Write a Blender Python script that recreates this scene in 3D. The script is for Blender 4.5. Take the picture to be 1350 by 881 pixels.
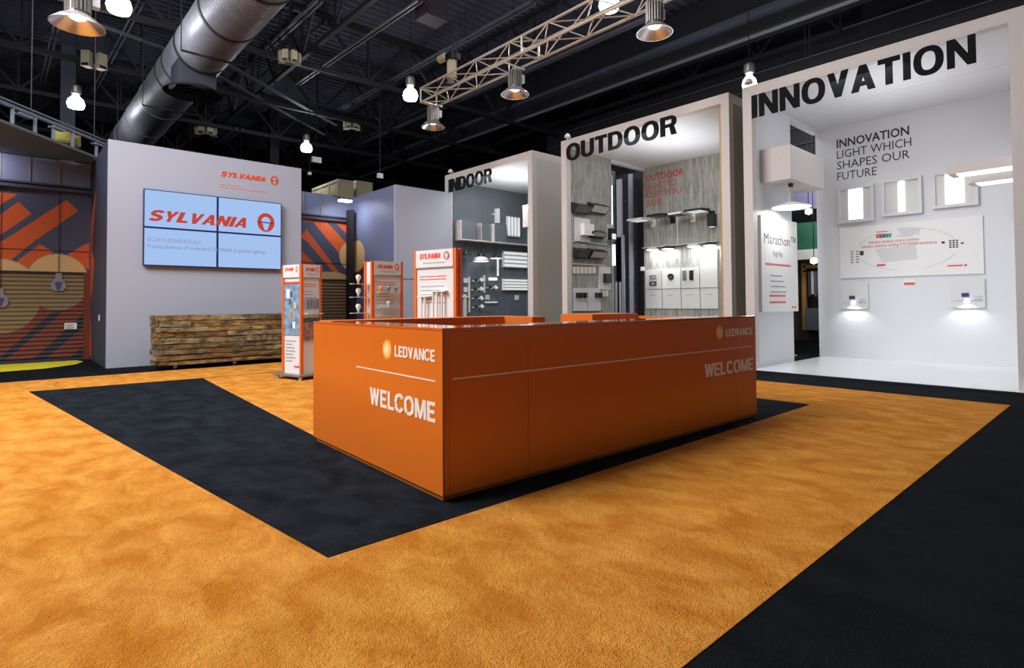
import bpy, bmesh, math, random
from mathutils import Vector, Matrix, Quaternion
random.seed(7)
R_ = math.radians
for o in list(bpy.data.objects): bpy.data.objects.remove(o, do_unlink=True)
scene = bpy.context.scene
COL = scene.collection

# ------------------------------------------------------------------ camera
FPX, PCX, PCY = 749.2, 679.25, 380.8
CAM = Vector((-2.0105, -2.8966, 1.2238))
_a = R_(47.896)
FW = Vector((math.cos(_a), math.sin(_a), 0)); RT = Vector((math.sin(_a), -math.cos(_a), 0)); UP = Vector((0, 0, 1))
_t = R_(1.418); FW, UP = FW*math.cos(_t)+UP*math.sin(_t), UP*math.cos(_t)-FW*math.sin(_t)
_r = R_(-0.395); RT, UP = RT*math.cos(_r)+UP*math.sin(_r), UP*math.cos(_r)-RT*math.sin(_r)
cd = bpy.data.cameras.new('camera'); cam = bpy.data.objects.new('camera', cd); COL.objects.link(cam)
cam.matrix_world = Matrix(((RT.x, UP.x, -FW.x, CAM.x), (RT.y, UP.y, -FW.y, CAM.y), (RT.z, UP.z, -FW.z, CAM.z), (0, 0, 0, 1)))
cd.sensor_width = 36; cd.sensor_fit = 'HORIZONTAL'; cd.lens = FPX*36/1350
cd.shift_x = (675-PCX)/1350; cd.shift_y = (PCY-440.5)/1350
cd.clip_end = 300
scene.camera = cam

# ------------------------------------------------------------------ world, lights, exposure
scene.view_settings.view_transform = 'Standard'; scene.view_settings.look = 'None'
scene.view_settings.gamma = 1; scene.view_settings.use_curve_mapping = False
scene.view_settings.exposure = 0.0
w = bpy.data.worlds.new('world'); scene.world = w; w.use_nodes = True
w.node_tree.nodes['Background'].inputs[0].default_value = (0.80, 0.86, 1.0, 1)
w.node_tree.nodes['Background'].inputs[1].default_value = 0.15
def area(name, loc, tgt, sx, sy, power, col=(1, 1, 1)):
    d = bpy.data.lights.new(name, 'AREA'); d.shape = 'RECTANGLE'; d.size = sx; d.size_y = sy; d.energy = power; d.color = col
    o = bpy.data.objects.new(name, d); COL.objects.link(o); o.location = loc
    o.rotation_euler = (Vector(tgt)-Vector(loc)).to_track_quat('-Z', 'Y').to_euler()
    return o
area('hall_light', (-6, 5.0, 8.2), (0.0, 5.5, 0.3), 6, 6, 1850, (0.97, 0.98, 1.0))
area('hall_light', (1.0, 4.0, 8.6), (1.0, 5.5, 0), 6, 5, 360, (0.97, 0.98, 1.0))
area('hall_light', (-2.0, -5.0, 8.2), (0.5, 0.5, 0), 5, 5, 30, (1.0, 0.98, 0.95))
# downlights inside the three booths, under their ceilings, each with an added upward fill
for (yc, wy, p, u) in ((-0.1, 2.6, 33, .35), (4.2, 3.2, 62, .5), (9.2, 2.8, 92, .38)):
    area('booth_downlight', (8.9, yc, 4.86), (9.5, yc, 0), 1.0, wy, p, (0.96, 0.98, 1.0))
    area('booth_ceiling_fill', (8.9, yc, 3.9), (8.95, yc, 5.2), 1.2, wy*.8, p*u, (0.94, 0.97, 1.0))  # unseen fill added in mid-booth to whiten the ceiling, no fitting there

# ------------------------------------------------------------------ helpers
def at(ax, val, u, v):
    """point where the sight line of a photograph pixel meets the plane ax = val"""
    d = FW + RT*((u-PCX)/FPX) - UP*((v-PCY)/FPX); i = 'xyz'.index(ax)
    return CAM + d*((val-CAM[i])/d[i])
def lin(c):
    return c/12.92 if c <= .04045 else ((c+.055)/1.055)**2.4
def rgb(r, g, b): return (lin(r/255), lin(g/255), lin(b/255), 1)
MATS = {}
def mat(name, col, rough=.5, metal=0, emit=0, var=0, vscale=8, bump=0, bscale=60, stretch=None, col2=None, spec=.5, coat=0):
    if name in MATS: return MATS[name]
    m = bpy.data.materials.new(name); m.use_nodes = True; nt = m.node_tree; n = nt.nodes; b = n['Principled BSDF']
    b.inputs['Base Color'].default_value = col; b.inputs['Roughness'].default_value = rough
    b.inputs['Metallic'].default_value = metal; b.inputs['Specular IOR Level'].default_value = spec
    b.inputs['Coat Weight'].default_value = coat
    if emit:
        b.inputs['Emission Color'].default_value = col; b.inputs['Emission Strength'].default_value = emit
    if var or bump or col2:
        tc = n.new('ShaderNodeTexCoord'); mp = n.new('ShaderNodeMapping'); nt.links.new(tc.outputs['Object'], mp.inputs[0])
        if stretch: mp.inputs['Scale'].default_value = stretch
    if var or col2:
        no = n.new('ShaderNodeTexNoise'); no.inputs['Scale'].default_value = vscale; no.inputs['Detail'].default_value = 5
        nt.links.new(mp.outputs[0], no.inputs['Vector'])
        rp = n.new('ShaderNodeValToRGB'); rp.color_ramp.elements[0].position = .35; rp.color_ramp.elements[1].position = .65
        c2 = col2 if col2 else tuple(min(1, c*(1+var)) for c in col[:3])+(1,)
        c1 = col if col2 else tuple(c*(1-var) for c in col[:3])+(1,)
        rp.color_ramp.elements[0].color = c1; rp.color_ramp.elements[1].color = c2
        nt.links.new(no.outputs['Fac'], rp.inputs[0]); nt.links.new(rp.outputs[0], b.inputs['Base Color'])
    if bump:
        nb = n.new('ShaderNodeTexNoise'); nb.inputs['Scale'].default_value = bscale; nb.inputs['Detail'].default_value = 3
        nt.links.new(mp.outputs[0], nb.inputs['Vector'])
        bp = n.new('ShaderNodeBump'); bp.inputs['Strength'].default_value = bump; bp.inputs['Distance'].default_value = .02
        nt.links.new(nb.outputs['Fac'], bp.inputs['Height']); nt.links.new(bp.outputs[0], b.inputs['Normal'])
    MATS[name] = m; return m

def carpet_mat(name, c1, c2, c3):
    m = bpy.data.materials.new(name); m.use_nodes = True; nt = m.node_tree; n = nt.nodes; b = n['Principled BSDF']
    b.inputs['Roughness'].default_value = .95; b.inputs['Specular IOR Level'].default_value = .08
    b.inputs['Sheen Weight'].default_value = .0
    ge = n.new('ShaderNodeTexCoord')
    def noise(scale, det, dist=0, st=(1, 1, 1), rot=0):
        mp = n.new('ShaderNodeMapping'); mp.inputs['Scale'].default_value = st; mp.inputs['Rotation'].default_value = (0, 0, rot)
        nt.links.new(ge.outputs['Object'], mp.inputs[0])
        x = n.new('ShaderNodeTexNoise'); x.inputs['Scale'].default_value = scale; x.inputs['Detail'].default_value = det
        x.inputs['Distortion'].default_value = dist; nt.links.new(mp.outputs[0], x.inputs['Vector']); return x
    a = noise(5.0, 9, .5, (1, .6, 1), .2); f = noise(150, 3); g = noise(28, 4)
    a.inputs['Roughness'].default_value = .62
    r1 = n.new('ShaderNodeValToRGB'); r1.color_ramp.elements[0].position = .36; r1.color_ramp.elements[1].position = .66
    r1.color_ramp.elements[0].color = c1; r1.color_ramp.elements[1].color = c2
    nt.links.new(a.outputs['Fac'], r1.inputs[0])
    mx = n.new('ShaderNodeMix'); mx.data_type = 'RGBA'; mx.inputs[7].default_value = c3
    nt.links.new(r1.outputs[0], mx.inputs[6])
    rr = n.new('ShaderNodeMapRange'); rr.inputs[1].default_value = .48; rr.inputs[2].default_value = .75; rr.inputs[4].default_value = .55
    nt.links.new(f.outputs['Fac'], rr.inputs[0]); nt.links.new(rr.outputs[0], mx.inputs[0])
    nt.links.new(mx.outputs[2], b.inputs['Base Color'])
    ad = n.new('ShaderNodeMath'); ad.operation = 'ADD'; m2 = n.new('ShaderNodeMath'); m2.operation = 'MULTIPLY'; m2.inputs[1].default_value = .8
    nt.links.new(a.outputs['Fac'], m2.inputs[0]); nt.links.new(m2.outputs[0], ad.inputs[0]); nt.links.new(f.outputs['Fac'], ad.inputs[1])
    bp = n.new('ShaderNodeBump'); bp.inputs['Strength'].default_value = .8; bp.inputs['Distance'].default_value = .018
    a3 = n.new('ShaderNodeMath'); a3.operation = 'ADD'; nt.links.new(ad.outputs[0], a3.inputs[0]); nt.links.new(g.outputs['Fac'], a3.inputs[1]); nt.links.new(a3.outputs[0], bp.inputs['Height']); nt.links.new(bp.outputs[0], b.inputs['Normal'])
    MATS[name] = m; return m

class MB:
    def __init__(s): s.v = []; s.f = []; s.mi = []
    def face(s, pts, mi=0):
        k = len(s.v); s.v += [tuple(p) for p in pts]; s.f.append(tuple(range(k, k+len(pts)))); s.mi.append(mi)
    def box(s, x0, x1, y0, y1, z0, z1, mi=0):
        x0, x1 = min(x0, x1), max(x0, x1); y0, y1 = min(y0, y1), max(y0, y1); z0, z1 = min(z0, z1), max(z0, z1)
        k = len(s.v)
        s.v += [(x0, y0, z0), (x1, y0, z0), (x1, y1, z0), (x0, y1, z0), (x0, y0, z1), (x1, y0, z1), (x1, y1, z1), (x0, y1, z1)]
        for f in ((0, 3, 2, 1), (4, 5, 6, 7), (0, 1, 5, 4), (1, 2, 6, 5), (2, 3, 7, 6), (3, 0, 4, 7)):
            s.f.append(tuple(k+i for i in f)); s.mi.append(mi)
        return s
    def prism(s, poly, vec, mi=0):
        """polygon (list of Vectors) extruded along vec"""
        k = len(s.v); n = len(poly); vec = Vector(vec)
        s.v += [tuple(p) for p in poly]+[tuple(Vector(p)+vec) for p in poly]
        s.f.append(tuple(k+i for i in range(n))); s.mi.append(mi)
        s.f.append(tuple(k+n+i for i in reversed(range(n)))); s.mi.append(mi)
        for i in range(n):
            j = (i+1) % n; s.f.append((k+j, k+i, k+n+i, k+n+j)); s.mi.append(mi)
        return s
    def bar(s, a, b, w, h=None, mi=0):
        """rectangular bar between two points"""
        a = Vector(a); b = Vector(b); h = h or w; d = (b-a).normalized()
        up = Vector((0, 0, 1)) if abs(d.z) < .95 else Vector((1, 0, 0))
        x = d.cross(up).normalized()*w/2; y = d.cross(x).normalized()*h/2
        return s.prism([a-x-y, a+x-y, a+x+y, a-x+y], b-a, mi)
    def tube(s, a, b, r, n=10, r2=None, mi=0):
        a = Vector(a); b = Vector(b); d = (b-a).normalized(); r2 = r if r2 is None else r2
        up = Vector((0, 0, 1)) if abs(d.z) < .95 else Vector((1, 0, 0))
        x = d.cross(up).normalized(); y = d.cross(x).normalized(); k = len(s.v)
        for c, q in ((a, r), (b, r2)):
            for i in range(n):
                t = 2*math.pi*i/n; s.v.append(tuple(c+(x*math.cos(t)+y*math.sin(t))*q))
        for i in range(n):
            j = (i+1) % n; s.f.append((k+i, k+j, k+n+j, k+n+i)); s.mi.append(mi)
        s.f.append(tuple(k+i for i in reversed(range(n)))); s.mi.append(mi)
        s.f.append(tuple(k+n+i for i in range(n))); s.mi.append(mi)
        return s
    def lathe(s, c, prof, n=24, ax='z', mi=0):
        """prof: list of (r, h) along axis"""
        c = Vector(c); k = len(s.v)
        for (r, h) in prof:
            for i in range(n):
                t = 2*math.pi*i/n; p = Vector((r*math.cos(t), r*math.sin(t), h))
                if ax == 'y': p = Vector((p.x, p.z, p.y))
                if ax == 'x': p = Vector((p.z, p.x, p.y))
                s.v.append(tuple(c+p))
        for q in range(len(prof)-1):
            for i in range(n):
                j = (i+1) % n; s.f.append((k+q*n+i, k+q*n+j, k+(q+1)*n+j, k+(q+1)*n+i)); s.mi.append(mi)
        return s
    def build(s, name, mats, parent=None, local=False, smooth=False):
        me = bpy.data.meshes.new(name)
        off = Vector((0, 0, 0))
        if parent is not None:
            if not local:
                p = parent
                while p is not None: off += p.location; p = p.parent
        elif s.v:
            xs, ys, zs = zip(*s.v); off = Vector(((min(xs)+max(xs))/2, (min(ys)+max(ys))/2, min(zs)))
        me.from_pydata([tuple(Vector(p)-off) for p in s.v], [], s.f)
        for m in (mats if isinstance(mats, (list, tuple)) else [mats]): me.materials.append(m)
        me.polygons.foreach_set('material_index', s.mi)
        bm = bmesh.new(); bm.from_mesh(me); bmesh.ops.recalc_face_normals(bm, faces=bm.faces); bm.to_mesh(me); bm.free()
        if smooth:
            me.polygons.foreach_set('use_smooth', [True]*len(me.polygons))
            try: me.set_sharp_from_angle(angle=R_(35))
            except Exception: pass
        me.update()
        o = bpy.data.objects.new(name, me); COL.objects.link(o)
        if parent is not None: o.parent = parent
        else: o.location = off
        return o
def tag(o, label=None, cat=None, group=None, kind=None):
    if label: o['label'] = label
    if cat: o['category'] = cat
    if group: o['group'] = group
    if kind: o['kind'] = kind
    return o
def thing(name, label, cat, loc=(0, 0, 0), rz=0, group=None):
    o = bpy.data.objects.new(name, None); COL.objects.link(o); o.location = loc; o.rotation_euler = (0, 0, rz)
    o.empty_display_size = .1
    return tag(o, label, cat, group)
def copy_tree(o, parent=None):
    c = o.copy(); COL.objects.link(c); c.parent = parent
    for ch in list(o.children): copy_tree(ch, c)
    return c
def bevel(o, w=.004, seg=2):
    m = o.modifiers.new('bevel', 'BEVEL'); m.width = w; m.segments = seg; m.limit_method = 'ANGLE'; return o

# ------------------------------------------------------------------ lettering
SW = .205
def ring(cx, cy, rx, ry, wx, wy, a0, a1, n=20, p=2.35):
    out = []
    def pt(rx, ry, t):
        c, s = math.cos(t), math.sin(t)
        return (cx+rx*math.copysign(abs(c)**(2/p), c), cy+ry*math.copysign(abs(s)**(2/p), s))
    for i in range(n):
        t0 = a0+(a1-a0)*i/n; t1 = a0+(a1-a0)*(i+1)/n
        out.append([pt(rx, ry, t0), pt(rx, ry, t1), pt(rx-wx, ry-wy, t1), pt(rx-wx, ry-wy, t0)])
    return out
def rc(x0, y0, x1, y1): return [(x0, y0), (x1, y0), (x1, y1), (x0, y1)]
PI = math.pi
def glyph(ch):
    w = SW; h = w*.86
    if ch == 'I': return [rc(0, 0, w, 1)], w
    if ch == 'N': return [rc(0, 0, w*.95, 1), rc(.72-w*.95, 0, .72, 1), [(0, 1), (.22, 1), (.72, 0), (.50, 0)]], .72
    if ch == 'O': return ring(.40, .5, .40, .52, w, h, 0, 2*PI, 32), .80
    if ch == 'V': return [[(0, 1), (.22, 1), (.45, 0), (.24, 0)], [(.69, 1), (.47, 1), (.24, 0), (.45, 0)]], .69
    if ch == 'A': return [[(0, 0), (.22, 0), (.48, 1), (.26, 1)], [(.74, 0), (.52, 0), (.26, 1), (.48, 1)], rc(.17, .2, .57, .36)], .74
    if ch == 'T': return [rc(0, 1-h, .64, 1), rc(.32-w/2, 0, .32+w/2, 1-h)], .64
    if ch == 'U': return [rc(0, .35, w, 1), rc(.72-w, .35, .72, 1)]+ring(.36, .35, .36, .37, w, h, PI, 2*PI, 16), .72
    if ch == 'D': return [rc(0, 0, w, 1), rc(w, 1-h, .38, 1), rc(w, 0, .38, h)]+ring(.36, .5, .38, .5, w, h, -PI/2, PI/2, 18), .74
    if ch == 'R': return [rc(0, 0, w, 1), rc(w, 1-h, .44, 1), rc(w, .42, .44, .42+h*.9)]+ring(.44, .71, .27, .29, w*.95, h*.9, -PI/2, PI/2, 14)+[[(.40, .46), (.58, .52), (.72, 0), (.49, 0)]], .73
    if ch == 'E': return [rc(0, 0, w, 1), rc(w, 1-h, .60, 1), rc(w, .42, .56, .42+h*.9), rc(w, 0, .62, h)], .62
    if ch == 'L': return [rc(0, 0, w, 1), rc(w, 0, .58, h)], .58
    if ch == 'W': return [[(0, 1), (.2, 1), (.37, 0), (.17, 0)], [(.37, 0), (.19, 0), (.37, 1), (.56, 1)], [(.39, 1), (.57, 1), (.76, 0), (.58, 0)], [(.58, 0), (.77, 0), (.95, 1), (.75, 1)]], .95
    if ch == 'M': return [rc(0, 0, w*.9, 1), rc(.86-w*.9, 0, .86, 1), [(0, 1), (.24, 1), (.52, 0), (.34, 0)], [(.86, 1), (.62, 1), (.34, 0), (.52, 0)]], .86
    if ch == 'C': return ring(.39, .5, .39, .52, w, h, R_(33), R_(327), 28), .74
    if ch == 'Y': return [[(0, 1), (.23, 1), (.44, .38), (.24, .38)], [(.68, 1), (.45, 1), (.24, .38), (.44, .38)], rc(.24, 0, .44, .4)], .68
    if ch == 'S':
        pts = []
        for i in range(13): t = R_(20+250*i/12)*1.0; pts.append((.34+.235*math.cos(t), .715+.195*math.sin(t)))
        for i in range(13): t = R_(90-250*i/12); pts.append((.34+.245*math.cos(t), .285+.195*math.sin(t)))
        pts = pts[:13]+pts[14:]; out = []
        L = []
        for i in range(len(pts)):
            a = Vector(pts[max(0, i-1)]); b = Vector(pts[min(len(pts)-1, i+1)]); d = (b-a).normalized(); n = Vector((-d.y, d.x))*w*.46
            L.append((Vector(pts[i])+n, Vector(pts[i])-n))
        for i in range(len(L)-1): out.append([tuple(L[i][0]), tuple(L[i+1][0]), tuple(L[i+1][1]), tuple(L[i][1])])
        return out, .67
    return [], .3
def word(text, org, right, up, width, height, depth, mt, parent, name='letter', local=False, shear=0, heavy=False, gap=.09, sep=True):
    """bold capital lettering; org = bottom left, each letter a mesh (sep) or one mesh"""
    global SW
    sw = SW
    if heavy: SW = .26
    org = Vector(org); right = Vector(right).normalized(); up = Vector(up).normalized(); nr = right.cross(up)
    gl = [glyph(c) for c in text]; SW = sw
    nat = sum(g[1] for g in gl)+gap*(len(gl)-1)+shear; sx = width/nat; x = 0
    mb = MB(); outs = []
    for polys, adv in gl:
        for pi_, poly in enumerate(polys):
            P = [org+right*((x+px+shear*py)*sx)+up*(py*height) for px, py in poly]
            mb.prism(P, nr*(depth+.0005*(pi_ % 7)))
        x += adv+gap
        if sep and mb.v: outs.append(mb.build(name, mt, parent, local)); mb = MB()
    if not sep: outs.append(mb.build(name, mt, parent, local))
    return outs
def small_text(text, org, right, up, size, mt, parent, name='lettering', local=False, width=None, bold=0, depth=.001):
    c = bpy.data.curves.new(name, 'FONT'); c.body = text; c.size = 1; c.extrude = 0; c.offset = bold; c.resolution_u = 2
    t = bpy.data.objects.new(name, c); COL.objects.link(t)
    dg = bpy.context.evaluated_depsgraph_get(); me = bpy.data.meshes.new_from_object(t.evaluated_get(dg))
    bpy.data.objects.remove(t, do_unlink=True)
    org = Vector(org); right = Vector(right).normalized(); up = Vector(up).normalized(); nr = right.cross(up)
    xs = [v.co.x for v in me.vertices]; sx = size
    if width: sx = width/max(max(xs)-min(xs), 1e-3)
    off = Vector((0, 0, 0))
    if not local:
        p = parent
        while p is not None: off += p.location; p = p.parent
    x0 = min(xs)
    for v in me.vertices: v.co = org+right*((v.co.x-x0)*sx)+up*(v.co.y*size)+nr*depth-off
    me.materials.clear(); me.materials.append(mt)
    o = bpy.data.objects.new(name, me); COL.objects.link(o); o.parent = parent
    return o
def text_lines(mb, org, right, up, nr, w, n, lh, th, jitter=.3):
    """rows of tiny print too small to read"""
    org = Vector(org); right = Vector(right); up = Vector(up); nr = Vector(nr)
    for i in range(n):
        x = 0; W = w*(1-random.random()*jitter)
        while x < W:
            l = min(random.uniform(.02, .055)*w*2, W-x); o = org+right*x-up*(i*lh)
            mb.prism([o, o+right*l, o+right*l+up*th, o+up*th], nr*.0012); x += l+.008*w*2
def sylv_emblem(c, right, up, nr, rx, ry, parent, m_ring, m_in, m_bar, local=False, bar=True):
    """orange oval with a light bulb outline and a name bar"""
    c = Vector(c); right = Vector(right); up = Vector(up); nr = Vector(nr)
    b = MB(); b.prism([c+right*rx*math.cos(t*PI/16)+up*ry*math.sin(t*PI/16) for t in range(32)], nr*.004)
    e = b.build('emblem', m_ring, parent, local)
    b = MB(); pts = []
    for t in range(-4, 21): a = R_(t*180/16); pts.append(c+right*rx*.52*math.cos(a)+up*(ry*.14+ry*.46*math.sin(a)))
    pts += [c-right*rx*.28-up*ry*.5, c-right*rx*.18-up*ry*.8, c+right*rx*.18-up*ry*.8, c+right*rx*.28-up*ry*.5]
    b.prism([p+nr*.004 for p in pts], nr*.002); b.build('bulb_symbol', m_in, e if not local else parent, local)
    if bar:
        b = MB(); n = 8; s = rx*1.7/n
        for i in range(n):
            o = c-right*rx*.85+right*(i*s)-up*ry*.09+nr*.006
            b.prism([o, o+right*s*.72, o+right*s*.72+up*ry*.16, o+up*ry*.16], nr*.002)
        b.build('name_bar', m_bar, parent, local)
    return e

# ------------------------------------------------------------------ materials
M_OR = carpet_mat('orange_carpet', rgb(200, 122, 36), rgb(234, 162, 72), rgb(166, 96, 22))
M_DK = carpet_mat('dark_carpet', rgb(18, 22, 27), rgb(37, 43, 50), rgb(7, 9, 12))
M_DK2 = carpet_mat('black_carpet', rgb(14, 17, 21), rgb(24, 28, 33), rgb(6, 7, 9))
M_WHITE = mat('white_panel', rgb(222, 222, 224), .45)
M_FRAME = mat('frame_white', rgb(214, 206, 202), .5, var=.02)
M_BEIGE = mat('beige_side', rgb(198, 196, 188), .6)
M_OLIVE = mat('olive_recess', rgb(150, 147, 128), .7)
M_INWALL = mat('booth_inner_white', rgb(224, 226, 230), .5)
M_PLAT = mat('platform_laminate', rgb(232, 234, 236), .25)
M_LAV = mat('lavender_grey_fabric', rgb(166, 169, 184), .8, bump=.05, bscale=300)
M_NAVY = mat('navy_panel', rgb(54, 57, 76), .6)
M_BLUEW = mat('blue_partition', rgb(106, 112, 144), .5)
M_CORG = mat('counter_orange', rgb(216, 110, 30), .32, coat=.15, var=.012, vscale=2)
M_CEDGE = mat('counter_dark', rgb(96, 34, 12), .5)
M_CWHITE = mat('white_vinyl', rgb(240, 232, 220), .5)
M_ORSIGN = mat('orange_print', rgb(226, 76, 28), .5)
M_ORPOST = mat('orange_post', rgb(222, 102, 26), .45)
M_BLACK = mat('black_plastic', rgb(26, 28, 30), .4)
M_LETTER = mat('black_letter', rgb(30, 32, 33), .9, spec=.1)
M_TXT = mat('dark_print', rgb(48, 48, 56), .7)
M_GTXT = mat('grey_print', rgb(150, 150, 158), .7)
M_RTXT = mat('red_print', rgb(214, 92, 70), .7)
M_SCRTXT = mat('screen_grey_print', rgb(128, 138, 170), .5)
M_SCR = mat('screen_lit', rgb(166, 198, 246), .3, emit=.92); M_SCR.node_tree.nodes['Principled BSDF'].inputs['Base Color'].default_value = (.01, .01, .015, 1)
M_SCRRED = mat('screen_red', rgb(214, 66, 40), .4, emit=.75); M_SCRRED.node_tree.nodes['Principled BSDF'].inputs['Base Color'].default_value = (.02, .01, .01, 1)
M_BEZ = mat('navy_bezel', rgb(22, 44, 92), .35)
M_STEEL = mat('truss_aluminium', rgb(206, 196, 184), .38, metal=.55)
M_DUCT = mat('duct_steel', rgb(124, 125, 134), .42, metal=.35, var=.10, vscale=3)
M_ROOF = mat('roof_deck', rgb(74, 76, 92), .7)
M_ROOFD = mat('roof_steel_dark', rgb(24, 24, 30), .6)
M_ROOFM = mat('roof_steel_grey', rgb(104, 106, 116), .5, metal=.3)
M_GLOW = mat('lamp_glow', (1, .98, .94, 1), .5, emit=9)
M_PANELGLOW = mat('panel_glow', (.95, .98, 1, 1), .5, emit=1.6)
M_SOFTGLOW = mat('soft_glow', (.95, .98, 1, 1), .5, emit=.62); M_SOFTGLOW.node_tree.nodes['Principled BSDF'].inputs['Base Color'].default_value = (.4, .4, .4, 1)
M_CHROME = mat('reflector_metal', rgb(226, 222, 222), .3, metal=.9)
M_SINK = mat('heat_sink_metal', rgb(150, 146, 140), .4, metal=.6)
M_SPK = mat('beige_speaker', rgb(188, 178, 150), .7)
M_CRATE = mat('crate_ply', rgb(196, 180, 132), .7, var=.08, vscale=5)
M_TAN = mat('mural_tan', rgb(206, 170, 116), .7)
M_MOR = mat('mural_orange', rgb(204, 86, 28), .65)
M_MNV = mat('mural_navy', rgb(66, 70, 96), .65)
M_MDO = mat('mural_orange_shaded', rgb(106, 42, 20), .6)  # mural orange darkened, slat shading put into the colour
M_MDN = mat('mural_navy_shaded', rgb(30, 29, 44), .6)  # mural navy with the slats' shade painted in
M_MDT = mat('mural_tan_shaded', rgb(124, 102, 70), .6)  # mural tan lowered to stand for shade on the slats
M_DGREY = mat('dark_wall_grey', rgb(102, 111, 119), .55, var=.06, vscale=4, stretch=(1, 1, .2))
M_MGREY = mat('mid_grey', rgb(116, 122, 130), .5)
M_WOODLATH = mat('wood_lath', rgb(196, 146, 78), .5, var=.12, vscale=10, stretch=(1, 1, .1))
M_YEL = mat('yellow_vinyl', rgb(222, 206, 40), .6)
M_LAMPW = mat('lamp_white', rgb(236, 236, 232), .4)
M_PALE = mat('pale_tile', rgb(216, 218, 214), .5)
M_PALE2 = mat('pale_tile_cream', rgb(228, 224, 206), .5)
M_BLUE = mat('device_blue', rgb(44, 52, 110), .5)
M_GREEN = mat('green_banner', rgb(42, 104, 78), .7)
M_BROWN = mat('brown_wall', rgb(92, 74, 62), .7)
M_GOLD = mat('gold_disc', rgb(250, 196, 96), .4)
M_GOLD2 = mat('gold_disc_light', rgb(255, 226, 160), .4)
M_GOLD3 = mat('gold_disc_mid', rgb(240, 150, 52), .4)

def concrete_mat():
    m = bpy.data.materials.new('board_formed_concrete'); m.use_nodes = True; nt = m.node_tree; n = nt.nodes; b = n['Principled BSDF']
    b.inputs['Roughness'].default_value = .8
    tc = n.new('ShaderNodeTexCoord'); mp = n.new('ShaderNodeMapping'); mp.inputs['Scale'].default_value = (6, 6, .8)
    nt.links.new(tc.outputs['Object'], mp.inputs[0])
    a = n.new('ShaderNodeTexNoise'); a.inputs['Scale'].default_value = 2.6; a.inputs['Detail'].default_value = 8; a.inputs['Roughness'].default_value = .7
    nt.links.new(mp.outputs[0], a.inputs['Vector'])
    r = n.new('ShaderNodeValToRGB'); e = r.color_ramp.elements; e[0].position = .3; e[0].color = rgb(112, 113, 106); e[1].position = .68; e[1].color = rgb(186, 187, 180)
    nt.links.new(a.outputs['Fac'], r.inputs[0]); nt.links.new(r.outputs[0], b.inputs['Base Color'])
    bp = n.new('ShaderNodeBump'); bp.inputs['Strength'].default_value = .3; nt.links.new(a.outputs['Fac'], bp.inputs['Height']); nt.links.new(bp.outputs[0], b.inputs['Normal'])
    return m
M_CONC = concrete_mat()
def timber_mat(name, c1, c2):
    m = bpy.data.materials.new(name); m.use_nodes = True; nt = m.node_tree; n = nt.nodes; b = n['Principled BSDF']
    b.inputs['Roughness'].default_value = .85
    tc = n.new('ShaderNodeTexCoord'); oi = n.new('ShaderNodeObjectInfo')
    ad = n.new('ShaderNodeVectorMath'); nt.links.new(tc.outputs['Object'], ad.inputs[0])
    cm = n.new('ShaderNodeCombineXYZ'); ml = n.new('ShaderNodeMath'); ml.operation = 'MULTIPLY'; ml.inputs[1].default_value = 37
    nt.links.new(oi.outputs['Random'], ml.inputs[0]); nt.links.new(ml.outputs[0], cm.inputs[0]); nt.links.new(ml.outputs[0], cm.inputs[2]); nt.links.new(cm.outputs[0], ad.inputs[1])
    mp = n.new('ShaderNodeMapping'); mp.inputs['Scale'].default_value = (2.4, 7, 7); nt.links.new(ad.outputs[0], mp.inputs[0])
    a = n.new('ShaderNodeTexNoise'); a.inputs['Scale'].default_value = 2.2; a.inputs['Detail'].default_value = 8; a.inputs['Roughness'].default_value = .68
    nt.links.new(mp.outputs[0], a.inputs['Vector'])
    r = n.new('ShaderNodeValToRGB'); e = r.color_ramp.elements; e[0].position = .36; e[0].color = c1; e[1].position = .66; e[1].color = c2
    nt.links.new(a.outputs['Fac'], r.inputs[0])
    hs = n.new('ShaderNodeHueSaturation'); mr = n.new('ShaderNodeMapRange'); mr.inputs[3].default_value = .55; mr.inputs[4].default_value = 1.4
    nt.links.new(oi.outputs['Random'], mr.inputs[0]); nt.links.new(mr.outputs[0], hs.inputs['Value']); nt.links.new(r.outputs[0], hs.inputs['Color'])
    nt.links.new(hs.outputs[0], b.inputs['Base Color'])
    bp = n.new('ShaderNodeBump'); bp.inputs['Strength'].default_value = .7; bp.inputs['Distance'].default_value = .03; nt.links.new(a.outputs['Fac'], bp.inputs['Height']); nt.links.new(bp.outputs[0], b.inputs['Normal'])
    return m
M_TIMBER = timber_mat('weathered_timber', rgb(46, 33, 17), rgb(176, 140, 84))
M_TIMBERG = timber_mat('greyed_timber', rgb(56, 47, 32), rgb(172, 156, 116))

# ================================================================== SETTING
def struct(o): o['kind'] = 'structure'; return o
# floor: hall slab in black carpet, orange field, dark L-shaped inlay
mb = MB(); mb.box(-14, 45, -12, 45, -.06, 0); floor = struct(mb.build('floor', M_DK2))
mb = MB(); mb.box(-14, 6.635, -1.834, 9.35, .0, .004)
of = mb.build('carpet', M_OR); tag(of, 'bright orange plush carpet field with mottled pile around the counter', 'carpet')
A = (-.833, -.236); B = (-1.709, 7.794); C = (.489, 7.662); D = (.123, 1.9)
mb = MB(); z = .0042
mb.prism([Vector((p[0], p[1], .004)) for p in (A, (5.045, -.236), (5.045, 1.9), D, C, B)], (0, 0, .003))
li = mb.build('carpet', M_DK); tag(li, 'dark charcoal L-shaped carpet inlay under the orange counter', 'carpet')
mb = MB(); mb.prism([Vector(p) for p in ((.489, 7.655, .004), (2.2, 7.60, .004), (2.2, 7.63, .004), (.489, 7.685, .004))], (0, 0, .002))
tag(mb.build('carpet_strip', M_DK2), 'thin dark seam strip crossing the orange carpet behind the inlay', 'strip')
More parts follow.
